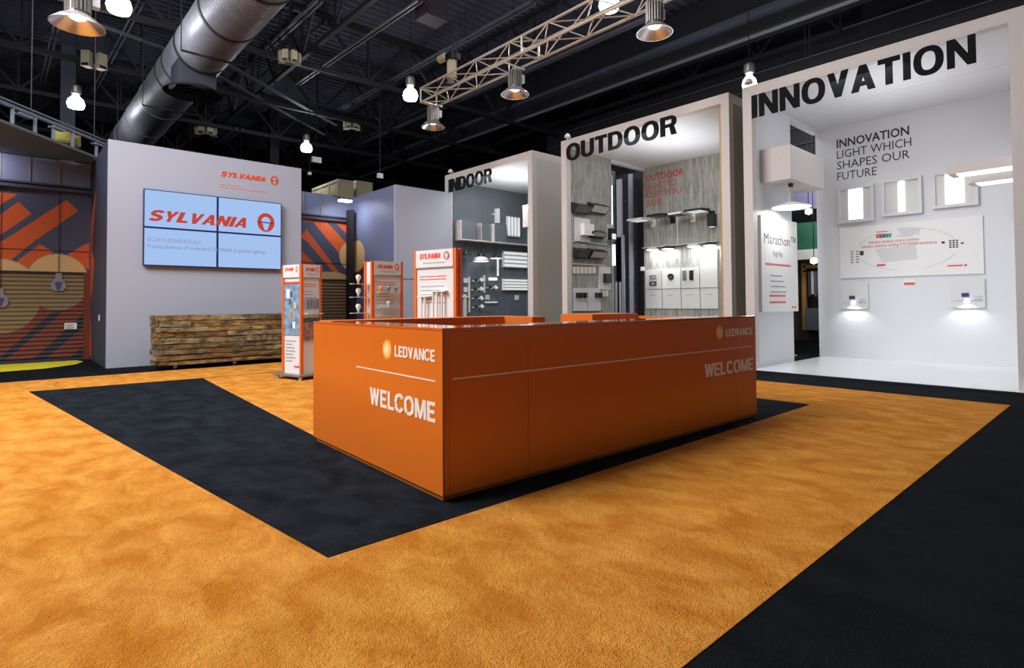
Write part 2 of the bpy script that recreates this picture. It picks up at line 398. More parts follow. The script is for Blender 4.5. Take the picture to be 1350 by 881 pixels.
# yellow floor graphic by the shutter
e = [at('z', 0, u, v) for u, v in ((-60, 484), (0, 479), (60, 475.5), (100, 475), (110, 477), (100, 480.5), (60, 486), (0, 490.5), (-60, 494))]
mb = MB(); mb.prism([Vector((p.x, min(p.y, 13.2), .0)) for p in e], (0, 0, .004))
tag(mb.build('floor_graphic', M_YEL), 'flat yellow oval floor graphic at the foot of the roller shutter', 'floor graphic')

# hall shell
ZR = 11.0
mb = MB(); mb.box(-14, 45, -12, 45, ZR, ZR+.2); ceil = struct(mb.build('ceiling', M_ROOF))
mb = MB(); y = -2
while y < 34: mb.box(-9, 36, y, y+.13, ZR-.09, ZR); y += .34
tag(mb.build('deck_ribs', M_ROOF, ceil), kind='stuff')
mb = MB(); mb.box(-14, 45, 38, 38.3, 0, ZR); struct(mb.build('wall_back', M_ROOFD))
mb = MB(); mb.box(38, 38.3, -12, 38, 0, ZR); struct(mb.build('wall_right', M_ROOFD))
mb = MB(); mb.box(-14.3, -14, 14, 38, 0, ZR); struct(mb.build('wall_left', M_ROOFD))

# roof trusses along the hall and across it
def roof_truss(p0, p1, zt, zb, step, w, label, name='roof_truss', m=None, seg=True):
    p0 = Vector(p0); p1 = Vector(p1); m = m or M_ROOFD
    t = thing(name, label, 'roof truss', (p0.x, p0.y, zb))
    a = MB(); a.bar((p0.x, p0.y, zt), (p1.x, p1.y, zt), w, w); a.build('top_chord', m, t)
    a = MB(); a.bar((p0.x, p0.y, zb), (p1.x, p1.y, zb), w, w); a.build('bottom_chord', m, t)
    L = (p1-p0).length; n = int(L/step); d = (p1-p0)/n; a = MB()
    for i in range(n):
        q0 = p0+d*i; q1 = p0+d*(i+1); mid = (q0+q1)/2
        a.bar((q0.x, q0.y, zb), (mid.x, mid.y, zt), w*.55); a.bar((mid.x, mid.y, zt), (q1.x, q1.y, zb), w*.55)
        a.bar((q0.x, q0.y, zb), (q0.x, q0.y, zt), w*.4)
    a.build('web', m, t)
    return t
for i, (x, lab) in enumerate(((-4.4, 'far left above the grey canopy'), (2.6, 'just right of the spiral duct'), (5.2, 'above the loudspeaker clusters'), (11, 'above the outdoor booth'), (16.5, 'deep behind the booths'))):
    roof_truss((x, 3, 0), (x, 37.8, 0), ZR-.15, 9.3, 2.4, .13, 'dark steel roof truss running away '+lab)
for yy, lab in ((15.2, 'nearest'), (19.5, 'second nearest'), (24.0, 'third nearest'), (29.5, 'farthest')):
    roof_truss((-13.8, yy, 0), (37.8, yy, 0), ZR-.25, 9.0, 3.0, .16, 'dark steel truss crossing the hall roof, '+lab+' of the crossing ones')
# unistrut pairs catching light, running away from the camera (y direction) and catwalk rails at an angle
def rail_pair(a, b, z, gap, r, label, name='ceiling_rail'):
    P = at('z', z, *a); Q = at('z', z, *b); d = (Q-P).normalized(); n = Vector((-d.y, d.x, 0))*gap
    t = thing(name, label, 'ceiling rail', tuple(P))
    for s in (0, 1): m_ = MB(); m_.bar(P+n*s, Q+n*s, r*2, r*2); m_.build('rail', M_ROOFM, t)
    L = (Q-P).length; k = 0
    while k < L:
        m_ = MB(); m_.bar(P+d*k, P+d*k+n, r*1.2); m_.build('rung', M_ROOFD, t)
        m_ = MB(); m_.bar(P+d*k, P+d*k+Vector((0, 0, ZR-z-.09)), .012); m_.build('drop_rod', M_ROOFD, t); k += 2.2
rail_pair((350, 64), (419, 0), 9.6, .13, .028, 'double steel ceiling rail right of the spiral duct')
rail_pair((390, 111), (551, 0), 9.6, .13, .028, 'double steel ceiling rail above the beige loudspeaker cluster')
rail_pair((446.6, 143.6), (700, 2), 9.6, .16, .03, 'double steel ceiling rail just above the lighting truss')
rail_pair((457, 196), (860, 20), 9.6, .12, .04, 'double steel ceiling rail below the lighting truss')
rail_pair((81, 21), (49, 148), 9.6, .12, .022, 'leftmost double steel ceiling rail above the canopy')
rail_pair((190, 3), (118, 135), 9.6, .12, .022, 'double steel ceiling rail between the spiral duct and the canopy')
rail_pair((127, 30), (238, 71), 9.0, .10, .02, 'slanting rail behind the hanging lamp by the duct')
rail_pair((288, 77), (445, 165), 9.0, .10, .025, 'upper slanting rail right of the spiral duct')
rail_pair((276, 92), (430, 178), 9.0, .10, .02, 'lower slanting rail right of the spiral duct')
rail_pair((283, 188), (312, 169), 9.0, .25, .03, 'short bright rail beside the far loudspeaker cluster')
# deep girder with a lit bottom flange, running behind the booths
P = at('x', 14.5, 470, 222); Q = at('x', 14.5, 1130, 0)
zg = Q.z
g = thing('roof_girder', 'deep black roof girder with pale bottom pipe running behind the booths', 'girder', (14.5, 2, zg))
m_ = MB(); m_.box(14.6, 14.95, -8, 37.5, zg+.05, zg+.25); m_.box(14.7, 14.85, -8, 37.5, zg+.25, ZR-.1); m_.build('beam', M_ROOFD, g)
m_ = MB(); m_.tube((14.42, -8, zg), (14.42, 37.5, zg), .07, 8); m_.build('pipe', M_ROOFM, g, smooth=True)
m_ = MB(); m_.box(14.2, 15.2, -8, 37.5, zg+.55, zg+.68); m_.build('flange', M_ROOF, g)
mb = MB(); mb.box(17.2, 17.4, -12, 16, 0, ZR); wc = mb.build('partition_curtain', M_ROOFD); tag(wc, 'tall black hall partition rising behind the booths', 'partition')
mb = MB()
for i in range(9): mb.tube((17.12, -12, 5.2+i*.55), (17.12, 16, 5.2+i*.55), .025, 6)
mb.build('cable_tray', M_ROOF, wc)

# columns
for u, zt, lab in ((88, 24, 'dark blue-grey steel hall column behind the hanging lamp at left'), (360, 26, 'black steel hall column behind the video wall partition')):
    p = at('y', zt, u, 200); mb = MB(); mb.box(p.x-.22, p.x+.22, zt-.22, zt+.22, 0, ZR)
    m_ = M_ROOF if u == 88 else M_ROOFD
    c = mb.build('steel_column', m_); tag(c, lab, 'column')

# spiral duct
DX, DZ, DR = 1.62, 7.6, .62
d = thing('spiral_duct', 'large round grey spiral air duct under the roof', 'duct', (DX, 12, DZ-DR))
mb = MB(); prof = []; y = 3.0
while y < 24: prof += [(DR, y), (DR+.014, y+.04), (DR+.014, y+.06)]; y += .105
mb.lathe((DX, 0, DZ), prof, 40, 'y'); mb.build('duct_tube', M_DUCT, d, smooth=True)
for yy in (6.0, 8.2, 10.3, 12.6, 14.0, 14.9, 17.3, 19.8, 22.4):
    mb = MB(); mb.lathe((DX, 0, DZ), [(DR, yy-.04), (DR+.03, yy-.04), (DR+.03, yy+.04), (DR, yy+.04)], 40, 'y'); mb.build('flange_ring', M_ROOFD if yy < 16 else M_DUCT, d)
for yy in (7.1, 11.5, 16.2, 21.0):
    mb = MB(); mb.bar((DX-.7, yy, DZ+.1), (DX-.7, yy, ZR), .02); mb.bar((DX+.7, yy, DZ+.1), (DX+.7, yy, ZR), .02); mb.bar((DX-.7, yy, DZ-.64), (DX+.7, yy, DZ-.64), .04); mb.bar((DX-.7, yy, DZ-.64), (DX-.7, yy, DZ+.1), .02); mb.bar((DX+.7, yy, DZ-.64), (DX+.7, yy, DZ+.1), .02)
    mb.build('hanger_rod', M_ROOFD, d)
pf = at('z', 6.55, 255, 124)
bx = thing('air_diffuser', 'black round ceiling air diffuser under a square box on the duct', 'diffuser', tuple(pf))
mb = MB(); mb.box(pf.x-.42, pf.x+.42, pf.y-.42, pf.y+.42, 6.62, 7.3); mb.build('plenum_box', mat('dark_box', rgb(44, 46, 58), .6), bx)
for r0, r1, z0 in ((.66, .54, 6.55), (.48, .38, 6.53), (.32, .22, 6.51), (.16, .02, 6.50)):
    mb = MB(); mb.lathe((pf.x, pf.y, 0), [(r1, z0+.08), (r0, z0), (r0+.02, z0+.01), (r1+.02, z0+.1), (r1, z0+.08)], 32); mb.build('ring', M_ROOFD, bx, smooth=True)

# ------------------------------------------------------------------ lighting truss and high bay lamps
TX, TZ = 5.7, 6.10
def box_truss(x, y0, y1, z, label, wdt=.46, hgt=.34):
    t = thing('lighting_truss', label, 'truss', (x, y0, z))
    cs = [(x-wdt/2, z+hgt), (x+wdt/2, z+hgt), (x-wdt/2, z), (x+wdt/2, z)]
    for cx, cz in cs: mb = MB(); mb.tube((cx, y0, cz), (cx, y1, cz), .026, 10); mb.build('chord', M_STEEL, t, smooth=True)
    n = max(2, int(abs(y1-y0)/.52)); dy = (y1-y0)/n
    for i in range(n):
        ya = y0+dy*i; yb = ya+dy; ym = (ya+yb)/2
        mb = MB()
        for (a, b) in ((0, 2), (1, 3), (2, 3), (0, 1)):
            pa, pb = (cs[a], cs[b]) if i % 2 == 0 else (cs[b], cs[a])
            mb.tube((pa[0], ya, pa[1]), (pb[0], yb, pb[1]), .013, 6)
        mb.build('brace', M_STEEL, t, smooth=True)
    k = y0; 
    for yy in (y0, y1) + tuple(y0+(y1-y0)*q for q in (.37, .68)):
        mb = MB()
        for (a, b) in ((0, 1), (1, 3), (3, 2), (2, 0)): mb.tube((cs[a][0], yy, cs[a][1]), (cs[b][0], yy, cs[b][1]), .022, 8)
        mb.build('end_frame', M_STEEL, t, smooth=True)
    for yy in (y0+(y1-y0)*.12, y0+(y1-y0)*.8):
        mb = MB(); mb.tube((x, yy, z+hgt), (x, yy, ZR), .012, 6); mb.build('hanging_cable', M_ROOFD, t)
    return t
yT = at('x', TX, 568, 130).y
trs = box_truss(TX, 8.75, -1.0, TZ, 'aluminium box truss carrying the high bay lamps over the counter')
box_truss(-1.35, 6.3, .5, 6.05, 'aluminium box truss out of view above the leftmost high bay lamp')
# chain hoist and clamps on the truss
ph = at('x', TX, 596, 100)
h = thing('chain_hoist', 'tan chain hoist motor clamped on top of the lighting truss', 'hoist', (TX, ph.y, TZ+.36))
mb = MB(); mb.lathe((TX, ph.y, 0), [(.0, TZ+.36), (.11, TZ+.36), (.12, TZ+.40), (.12, TZ+.72), (.09, TZ+.78), (0, TZ+.78)], 16); mb.build('motor_body', M_SPK, h, smooth=True)
mb = MB(); mb.box(TX-.13, TX+.13, ph.y-.16, ph.y+.1, TZ+.78, TZ+.92); mb.build('bracket', M_BLACK, h)
mb = MB(); mb.box(TX-.2, TX+.2, ph.y+.18, ph.y+.32, TZ+.30, TZ+.44); mb.build('bracket', M_BLACK, h)
mb = MB(); mb.tube((TX, ph.y+.25, TZ+.95), (TX, ph.y+.5, TZ+.95), .09, 12); mb.build('motor_cap', M_SPK, h, smooth=True)
mb = MB(); mb.tube((TX+.03, ph.y, TZ+.9), (TX+.03, ph.y, ZR-.09), .012, 6); mb.build('chain', M_BLACK, h)

def high_bay(loc, label, s=1.0, lit=True, hang=.2, group='high bay lamps hung from the aluminium truss'):
    x, y, z = loc
    t = thing('high_bay_lamp', label, 'lamp', (x, y, z), 0, group)
    mb = MB(); mb.lathe((x, y, z), [(.29*s, 0), (.285*s, .012*s), (.20*s, .09*s), (.11*s, .155*s), (.10*s, .15*s), (.19*s, .08*s), (.28*s, 0), (.29*s, 0)], 40)
    mb.build('reflector', M_CHROME, t, smooth=True)
    mb = MB(); mb.lathe((x, y, z), [(.10*s, .14*s), (.085*s, .10*s), (.04*s, .075*s), (0, .07*s)], 24); mb.build('lamp_lens', M_GLOW, t, smooth=True)
    mb = MB(); mb.lathe((x, y, z), [(0, .15*s), (.10*s, .15*s), (.10*s, .5*s), (0, .5*s)], 20); mb.build('core', M_SINK, t, smooth=True)
    mb = MB()
    for i in range(18):
        a = 2*PI*i/18; c, sn = math.cos(a), math.sin(a)
        mb.bar((x+c*.125*s, y+sn*.125*s, z+.17*s), (x+c*.125*s, y+sn*.125*s, z+.49*s), .02*s)
    tag(mb.build('heat_sink_fins', M_SINK, t), kind='stuff')
    mb = MB(); mb.box(x+.14*s, x+.22*s, y-.06*s, y+.06*s, z+.28*s, z+.44*s); mb.build('driver_box', M_LAMPW, t)
    mb = MB(); mb.tube((x, y, z+.5*s), (x, y, z+.5*s+hang), .012, 8); mb.bar((x-.27, y, z+.5*s+hang-.012), (x+.27, y, z+.5*s+hang-.012), .03, .024); mb.lathe((x, y, z+.5*s), [(.0, 0), (.05*s, 0), (.03*s, .05*s), (0, .06*s)], 12); mb.build('hook', M_STEEL, t, smooth=True)
    return t
for u, v, lab in ((571, 168, 'small chrome high bay lamp at the far end of the lighting truss'),
                  (679, 125, 'chrome high bay lamp second from the far end of the truss'),
                  (863, 44, 'brightly glowing chrome high bay lamp nearest on the lighting truss')):
    p = at('x', TX+.05, u, v); high_bay((p.x, p.y, p.z), lab, 1.0, True, TZ-p.z-.5)
pl = CAM+FW*7.1+RT*((109-PCX)/FPX*7.1)+UP*((PCY-36)/FPX*7.1)
high_bay((-1.35, pl.y, pl.z), 'large chrome high bay lamp at the top left of the photo', 1.0, True, 6.05-pl.z-.5)

def hall_lamp(u, v, z, label, r=.24):
    p = at('z', z, u, v)
    t = thing('hall_lamp', label, 'lamp', tuple(p), 0, 'glowing metal halide lamps under the roof')
    mb = MB(); mb.lathe(p, [(0, -.2), (r*.85, -.18), (r, -.06), (r*.85, .08), (r*.5, .17), (.06, .24), (0, .26)], 20); mb.build('glass_dome', M_GLOW, t, smooth=True)
    mb = MB(); mb.lathe(p, [(.0, .26), (.12, .26), (.15, .32), (.15, .5), (.08, .56), (0, .56)], 12); mb.build('ballast', M_SINK, t, smooth=True)
    mb = MB(); mb.tube(p+Vector((0, 0, .56)), Vector((p.x, p.y, ZR-.09)), .012, 6); mb.build('hanger_rod', M_ROOFD, t)
    hl = bpy.data.lights.new('hall_lamp_light', 'POINT'); hl.energy = 130; hl.shadow_soft_size = .25; hl.color = (.93, .96, 1)
    ho = bpy.data.objects.new('hall_lamp_light', hl); COL.objects.link(ho); ho.location = p+Vector((0, 0, -.6))
for u, v, z, lab in ((100, 135, 7.7, 'glowing hall lamp in front of the blue-grey column at left'), (157, 5, 7.7, 'large glowing hall lamp beside the top left high bay'),
                     (541, 124, 7.9, 'glowing hall lamp left of the end of the truss'), (404, 194, 7.9, 'small glowing hall lamp above the wall right of the video screens'),
                     (803, 3, 8.1, 'glowing hall lamp above the truss at the top edge'), (988, 109, 7.4, 'hall lamp peeking over the corner of the white innovation booth'),
                     (1081, 187, 7.2, 'hall lamp seen through the opening beside the bulkhead box')):
    hall_lamp(u, v, z, lab, .24 if u < 900 else .2)

# beige loudspeaker clusters
def cluster(u, v, z, label, n=4, s=.26, m=None):
    p = at('z', z, u, v); t = thing('loudspeaker_cluster', label, 'loudspeaker', tuple(p), 0, 'loudspeaker clusters under the roof')
    base = math.atan2(CAM.y-p.y, CAM.x-p.x)
    for i in range(n):
        a = base+R_((-75+150*i/(n-1))*(1 if n > 2 else .4)); c = p+Vector((math.cos(a), math.sin(a), 0))*.33*s/.26
        dx = Vector((math.cos(a), math.sin(a), 0)); dy = Vector((-dx.y, dx.x, 0)); hh = s*.95
        mb = MB(); w2 = s*.48
        mb.prism([c-dx*w2-dy*w2*.7-Vector((0, 0, hh)), c+dx*w2-dy*w2-Vector((0, 0, hh)), c+dx*w2+dy*w2-Vector((0, 0, hh)), c-dx*w2+dy*w2*.7-Vector((0, 0, hh))], (0, 0, hh*2))
        cb = mb.build('speaker_cabinet', m or M_SPK, t)
        mb = MB(); q = c+dx*(w2+.003)-Vector((0, 0, hh*.95)); mb.prism([q-dy*w2*.8, q+dy*w2*.8, q+dy*w2*.8+Vector((0, 0, hh*.35)), q-dy*w2*.8+Vector((0, 0, hh*.35))], dx*.004); mb.build('horn_slot', M_BLACK, cb)
    mb = MB(); mb.tube(p, Vector((p.x, p.y, ZR)), .02, 6); mb.lathe(p, [(0, -.1), (.25, -.1), (.25, -.05), (0, -.05)], 10); mb.build('mount', M_ROOFD, t)
cluster(382, 78, 8.9, 'beige loudspeaker cluster between the duct and the lighting truss', s=.19)
cluster(464, 166, 8.9, 'beige loudspeaker cluster left of the end of the truss', s=.2)
cluster(271, 172, 8.9, 'beige loudspeaker cluster just above the video wall partition', s=.25)
cluster(124, 84, 8.9, 'pair of beige loudspeakers behind the top left lamp', n=2, s=.26)
for u, v, dd, w3, h3, lab in ((417, 211, 17, .17, .10, 'small white box sign hanging right of the hall lamp over the video wall'), (501, 232, 16, .10, .09, 'small pale spotlight fitting above the blue partition'), (408, 229, 17, .05, .05, 'tiny pale sensor hanging under the small white box sign')):
    p = at('y', dd, u, v); mb = MB(); mb.box(p.x-w3, p.x+w3, p.y-.06, p.y+.06, p.z-h3, p.z+h3); f_ = mb.build('hanging_fitting', M_LAMPW); tag(f_, lab, 'ceiling fitting')
    mb = MB(); mb.tube(p+Vector((0, 0, h3)), Vector((p.x, p.y, ZR-.01)), .012, 6); mb.build('hanger_rod', M_ROOFD, f_)
p = at('z', 9.6, 569, 14); mb = MB(); mb.box(p.x-.36, p.x+.36, p.y-.3, p.y+.3, 9.3, 9.9); mb.tube((p.x, p.y, 9.9), (p.x, p.y, ZR-.09), .02, 6); mb.box(p.x-.3, p.x+.3, p.y-.34, p.y-.3, 9.33, 9.6)
tag(mb.build('subwoofer_box', mat('plum_box', rgb(58, 50, 58), .7)), 'dark box loudspeaker hanging near the top edge above the truss', 'loudspeaker')

# ================================================================== VIDEO WALL PARTITION, MURAL WALL AND GREY PARTITION
YS, YM, ZS = 10.643, 13.37, 4.49
XS0, XS1 = -.496, 3.307
t = thing('partition_block', 'lavender-grey partition block carrying the video screens', 'partition', (XS0, YS, 0))
mb = MB(); mb.box(XS0+.002, XS1, YS, YS+.08, 0.003, ZS); mb.build('front_panel', M_LAV, t)
mb = MB(); mb.box(XS0, XS0+.08, YS+.08, YM, 0, ZS); mb.build('side_panel', M_NAVY, t)
mb = MB(); mb.box(XS1-.08, XS1, YS+.08, YM, 0, ZS); mb.build('side_panel', M_NAVY, t)
# small outlet, mural flame on side panel
po = at('x', XS0, 131, 419)
mb = MB(); mb.box(XS0-.012, XS0, po.y-.05, po.y+.05, po.z-.06, po.z+.06); mb.build('outlet_plate', M_LAMPW, t)
mb = MB(); pts = [at('x', XS0, u, v) for u, v in ((127, 250), (123, 300), (121, 330), (124, 345), (122, 380), (119, 400), (120, 470), (117.5, 470), (117, 300), (121, 285))]
mb.prism([Vector((XS0, p.y, p.z)) for p in pts], (-.003, 0, 0)); mb.build('mural_shape', M_MOR, t)

# ---- mural wall (printed panels and roller shutters), y = YM
mw = thing('wall_mural', None, None, (0, YM, 0)); struct(mw)
NAVY, ORG, TAN, DOR, DNV, DTN = range(6)
MM = [M_MNV, M_MOR, M_TAN, M_MDO, M_MDN, M_MDT]
def inpoly(poly, x, z):
    c = False; j = len(poly)-1
    for i in range(len(poly)):
        xi, zi = poly[i]; xj, zj = poly[j]
        if (zi > z) != (zj > z) and x < (xj-xi)*(z-zi)/(zj-zi)+xi: c = not c
        j = i
    return c
def P2(pts): return [(lambda q: (q.x, q.z))(at('y', YM, u, v)) for u, v in pts]
def E2(u, v, ru, rv):
    c = at('y', YM, u, v); r = at('y', YM, u+ru, v); s = at('y', YM, u, v-rv); return (c.x, c.z, abs(r.x-c.x), abs(s.z-c.z))
def inell(e, x, z): return ((x-e[0])/e[2])**2+((z-e[1])/e[3])**2 < 1
L_or = [P2(p) for p in (((-40, 253), (0, 254), (23, 256), (0, 270), (-40, 292)), ((-40, 305), (0, 283), (24, 266), (41, 282), (0, 310), (-40, 336)),
        ((6, 316), (87, 264), (103, 278), (42, 320), (14, 343), (-40, 348), (-40, 330)), ((21, 345), (35, 354), (60, 345), (70, 332), (52, 322)),
        ((88, 336), (113, 321), (117, 321), (117, 356), (108, 350)))]
L_e1 = E2(76, 372, 41, 37); L_e2 = E2(-2, 391, 56, 50)
L_nv = [P2(p) for p in (((-20, 488), (68, 412), (84, 410), (8, 474)), ((34, 482), (112, 412), (114, 428), (54, 478)), ((84, 480), (113, 452), (113, 463), (98, 480)))]
def col_left(x, z, sh):
    if inell(L_e1, x, z) or inell(L_e2, x, z): return DTN if sh else TAN
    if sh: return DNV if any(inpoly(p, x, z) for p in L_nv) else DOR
    return ORG if any(inpoly(p, x, z) for p in L_or) else NAVY
R_nv = [P2(p) for p in (((397, 293), (412, 292), (470, 362), (470, 380), (452, 366)), ((431, 293), (441, 293), (462, 314), (462, 327)), ((397, 314), (404, 318), (462, 385), (462, 395), (397, 330)), ((396, 290), (408, 296), (396, 312)))]
R_e1 = E2(436, 394, 40, 36); R_e2 = E2(468, 338, 20, 21)
def col_right(x, z, sh):
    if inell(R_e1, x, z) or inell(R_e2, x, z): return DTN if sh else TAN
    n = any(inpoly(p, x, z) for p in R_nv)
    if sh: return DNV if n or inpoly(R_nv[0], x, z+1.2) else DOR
    return NAVY if n else ORG
def painted(mb, x0, x1, z0, z1, y0, fn, sh, dz, dx=.012):
    z = z0; k = -1
    while z < z1-1e-4:
        k += 1; zz = min(z+dz, z1); x = x0; cur = fn(x0, (z+zz)/2, sh); xs = x0
        while x < x1:
            x += dx
            c = fn(min(x, x1), (z+zz)/2, sh) if x < x1 else None
            if c != cur:
                xe = min(x, x1)
                if sh:   # one of four facets of the bowed slat
                    ya, yb = ((y0, y0-.024), (y0-.024, y0-.024), (y0-.024, y0-.012), (y0-.012, y0))[k % 4]
                    mb.face([(xs, ya, z), (xe, ya, z), (xe, yb, zz), (xs, yb, zz)], cur)
                else: mb.face([(xs, y0, z), (xe, y0, z), (xe, y0, zz), (xs, y0, zz)], cur)
                xs = xe; cur = c
        z = zz
def mural_bay(x0, x1, fn, zsh, zledge, tabs, side_u):
    """solid back wall, printed panel above the shutter, slatted shutter, ledge, grey panels above"""
    mb = MB(); mb.box(x0, x1, YM+.02, YM+.12, 0, ZS); mb.build('wall_core', M_NAVY, mw)
    mb = MB(); painted(mb, x0, x1, zsh, zledge, YM, fn, False, .02); mb.build('printed_panel', MM, mw)
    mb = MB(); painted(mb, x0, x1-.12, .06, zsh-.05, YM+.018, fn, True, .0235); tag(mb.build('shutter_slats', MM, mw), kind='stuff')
    mb = MB(); mb.box(x1-.12, x1, YM-.03, YM+.03, 0, zsh); mb.build('shutter_guide', M_MDO, mw)
    mb = MB(); mb.box(x0, x1, YM-.02, YM+.02, zsh-.05, zsh-.005); mb.build('shutter_lintel', M_ROOFD, mw)
    mb = MB(); mb.box(x0, x1, YM-.01, YM+.01, zsh+.46, zsh+.475); mb.build('panel_joint', M_ROOFD, mw)
    mb = MB(); mb.box(x0, x1, YM-.10, YM+.02, zledge, zledge+.07); mb.box(x0, x1, YM-.06, YM+.02, zledge+.11, zledge+.15); mb.build('ledge', M_NAVY, mw)
    xs = [x0]+tabs+[x1]
    for a, b in zip(xs[:-1], xs[1:]):
        mb = MB(); mb.box(a+.02, b-.02, YM-.01, YM+.02, zledge+.15, ZS); mb.build('upper_panel', M_BLUEW, mw)
    for a in tabs:
        mb = MB(); mb.box(a-.02, a+.02, YM-.035, YM+.02, zledge+.12, ZS); mb.build('mullion', M_MGREY, mw)
zl = at('y', YM, 60, 251).z; zs1 = at('y', YM, 60, 358).z
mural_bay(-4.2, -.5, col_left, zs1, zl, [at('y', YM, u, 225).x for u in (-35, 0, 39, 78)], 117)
zl2 = at('y', YM, 430, 291).z; zs2 = at('y', YM, 430, 368).z
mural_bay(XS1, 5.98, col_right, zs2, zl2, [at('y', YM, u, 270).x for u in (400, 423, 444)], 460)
# printed bulb figures on cords
for u, v in ((77, 372), (0, 393)):
    c = at('y', YM, u, v)-Vector((0, .03, 0)); mb = MB()
    mb.prism([c+Vector((x, 0, z)) for x, z in ((-.05, .2), (.05, .2), (.06, .08), (.13, -.02), (.14, -.12), (.07, -.2), (-.07, -.2), (-.14, -.12), (-.13, -.02), (-.06, .08))], (0, -.004, 0))
    b = mb.build('bulb_print', mat('mural_lilac', rgb(136, 124, 142), .6), mw)
    mb = MB(); mb.prism([c+Vector((x, -.005, z)) for x, z in ((-.03, -.18), (.03, -.18), (.07, .0), (-.07, .0))], (0, -.002, 0)); mb.build('filament_print', M_MNV, b)
    mb = MB(); mb.box(c.x-.004, c.x+.004, c.y, c.y+.03, c.z+.2, zl); mb.build('cord_print', M_ROOFD, b)
c = at('y', YM, 93, 430); mb = MB(); mb.box(c.x-.11, c.x+.11, YM-.03, YM-.02, c.z-.07, c.z+.07)
q = mb.build('notice_plate', M_LAMPW, mw); mb = MB(); text_lines(mb, (c.x-.09, YM-.031, c.z+.03), (1, 0, 0), (0, 0, 1), (0, -1, 0), .18, 4, .03, .012); mb.build('lettering', M_TXT, q)

# canopy, rail above it with sockets, and cables
zc = 4.50
mb = MB(); poly = [Vector(p) for p in ((-.50, 13.3, zc), (-.50, 12.62, zc), at('z', zc, 0, 160), (-4.2, 7.2, zc), (-4.2, 13.36, zc))]
mb.prism(poly, (0, 0, .03)); cn = mb.build('canopy', mat('canopy_grey', rgb(92, 114, 146), .7)); tag(cn, 'flat grey fabric canopy slanting away above the mural wall', 'canopy')
mb = MB(); mb.bar(poly[1]+Vector((0, 0, .015)), poly[2]+Vector((0, 0, .015)), .04, .05); mb.bar(poly[2]+Vector((0, 0, .015)), poly[3]+Vector((0, 0, .015)), .04, .05); mb.build('edge_tube', M_ROOFM, cn)
pa = at('z', 5.0, -30, 122); pb = at('z', 5.0, 140, 191)
rl = thing('light_rail', 'slanting metal rail with flat sockets above the grey canopy', 'rail', tuple((pa+pb)/2))
mb = MB(); mb.bar(pa, pb, .07, .06); mb.bar(pa+Vector((0, 0, .09)), pb+Vector((0, 0, .09)), .03); mb.build('rail_bar', M_ROOFM, rl)
for k in (.22, .38, .52, .68, .9):
    q = pa+(pb-pa)*k; mb = MB(); mb.box(q.x-.03, q.x+.03, q.y-.03, q.y+.03, 4.55, 4.97); mb.build('support', M_ROOFM, rl)
for k in (.3, .55, .92):
    q = pa+(pb-pa)*k; dd = (pb-pa).normalized(); mb = MB(); mb.bar(q-dd*.16-Vector((0, 0, .08)), q+dd*.16-Vector((0, 0, .08)), .12, .04); mb.build('socket', M_MGREY, rl)
for k in (.35, .88):
    q = pa+(pb-pa)*k; mb = MB(); mb.tube(q, (q.x, q.y, ZR), .01, 6); mb.build('cable', M_ROOFD, rl)
for k in (.5, .58):
    q = pa+(pb-pa)*k; mb = MB(); mb.box(q.x+.1, q.x+.38, q.y+.5, q.y+.75, 4.75, 4.98); mb.box(q.x+.12, q.x+.36, q.y+.48, q.y+.5, 4.78, 4.82)
    tag(mb.build('yellow_box', mat('olive_yellow', rgb(150, 142, 60), .6)), ('left' if k == .5 else 'right')+' of two small yellow boxes under the light rail', 'box')

# ---- grey/blue partition right of the mural
t = thing('partition_block', 'plain grey partition block with a blue side left of the INDOOR booth', 'partition', (5.96, 10.8, 0))
mb = MB(); mb.box(5.96, 7.85, 10.80, 10.88, 0, 4.49); mb.build('front_panel', M_LAV, t)
mb = MB(); mb.box(5.96, 6.04, 10.88, YM+.1, 0, 4.49); mb.build('side_panel', M_BLUEW, t)
mb = MB(); mb.box(5.96, 7.85, 10.793, 10.80, 1.9, 1.915); mb.build('panel_joint', M_ROOFD, t)
# tan head shape on side panel
mb = MB(); c = at('x', 5.96, 470, 338); r = at('x', 5.96, 481, 338); s_ = at('x', 5.96, 470, 317)
mb.prism([Vector((5.96, c.y+abs(c.y-r.y)*math.cos(a*PI/12)*1.0, c.z+abs(s_.z-c.z)*math.sin(a*PI/12))) for a in range(24) if c.y+abs(c.y-r.y)*math.cos(a*PI/12) < YM+.1], (-.003, 0, 0)); mb.build('mural_shape', M_TAN, t)
pts = [at('x', 5.96, u, v) for u, v in ((466, 318), (472, 314), (468, 340), (480, 356), (474, 390), (466, 400))]
mb = MB(); mb.prism([Vector((5.96, min(p.y, 13.4), p.z)) for p in pts], (-.002, 0, 0)); mb.build('mural_shape', M_MDO, t)
# dark post in front of the side panel, and a small wall washer above
p = at('z', 3.9, 462, 275); q = Vector((5.86, 13.1, 0)); mb = MB(); mb.box(5.70, 5.84, 13.0, 13.24, 0, 4.05)
tag(mb.build('black_post', M_ROOFD), 'black square post in the corner between mural and blue partition', 'post')
p = at('y', 12.6, 455, 266)
t = thing('wall_washer_light', 'glowing flat white wall washer light above the second mural', 'lamp', tuple(p))
mb = MB(); mb.box(p.x-.17, p.x+.17, p.y-.1, p.y+.1, p.z, p.z+.05); mb.build('lens', M_GLOW, t)
mb = MB(); mb.box(p.x-.19, p.x+.19, p.y-.12, p.y+.12, p.z+.05, p.z+.09); mb.bar((p.x, p.y, p.z+.09), (p.x, YM+.05, 4.5), .03); mb.build('housing', M_BLACK, t)
lw = bpy.data.lights.new('wall_washer', 'AREA'); lw.size = .3; lw.energy = 22; lw.color = (.9, .95, 1); lo = bpy.data.objects.new('wall_washer', lw); COL.objects.link(lo); lo.location = (p.x, p.y, p.z-.02)
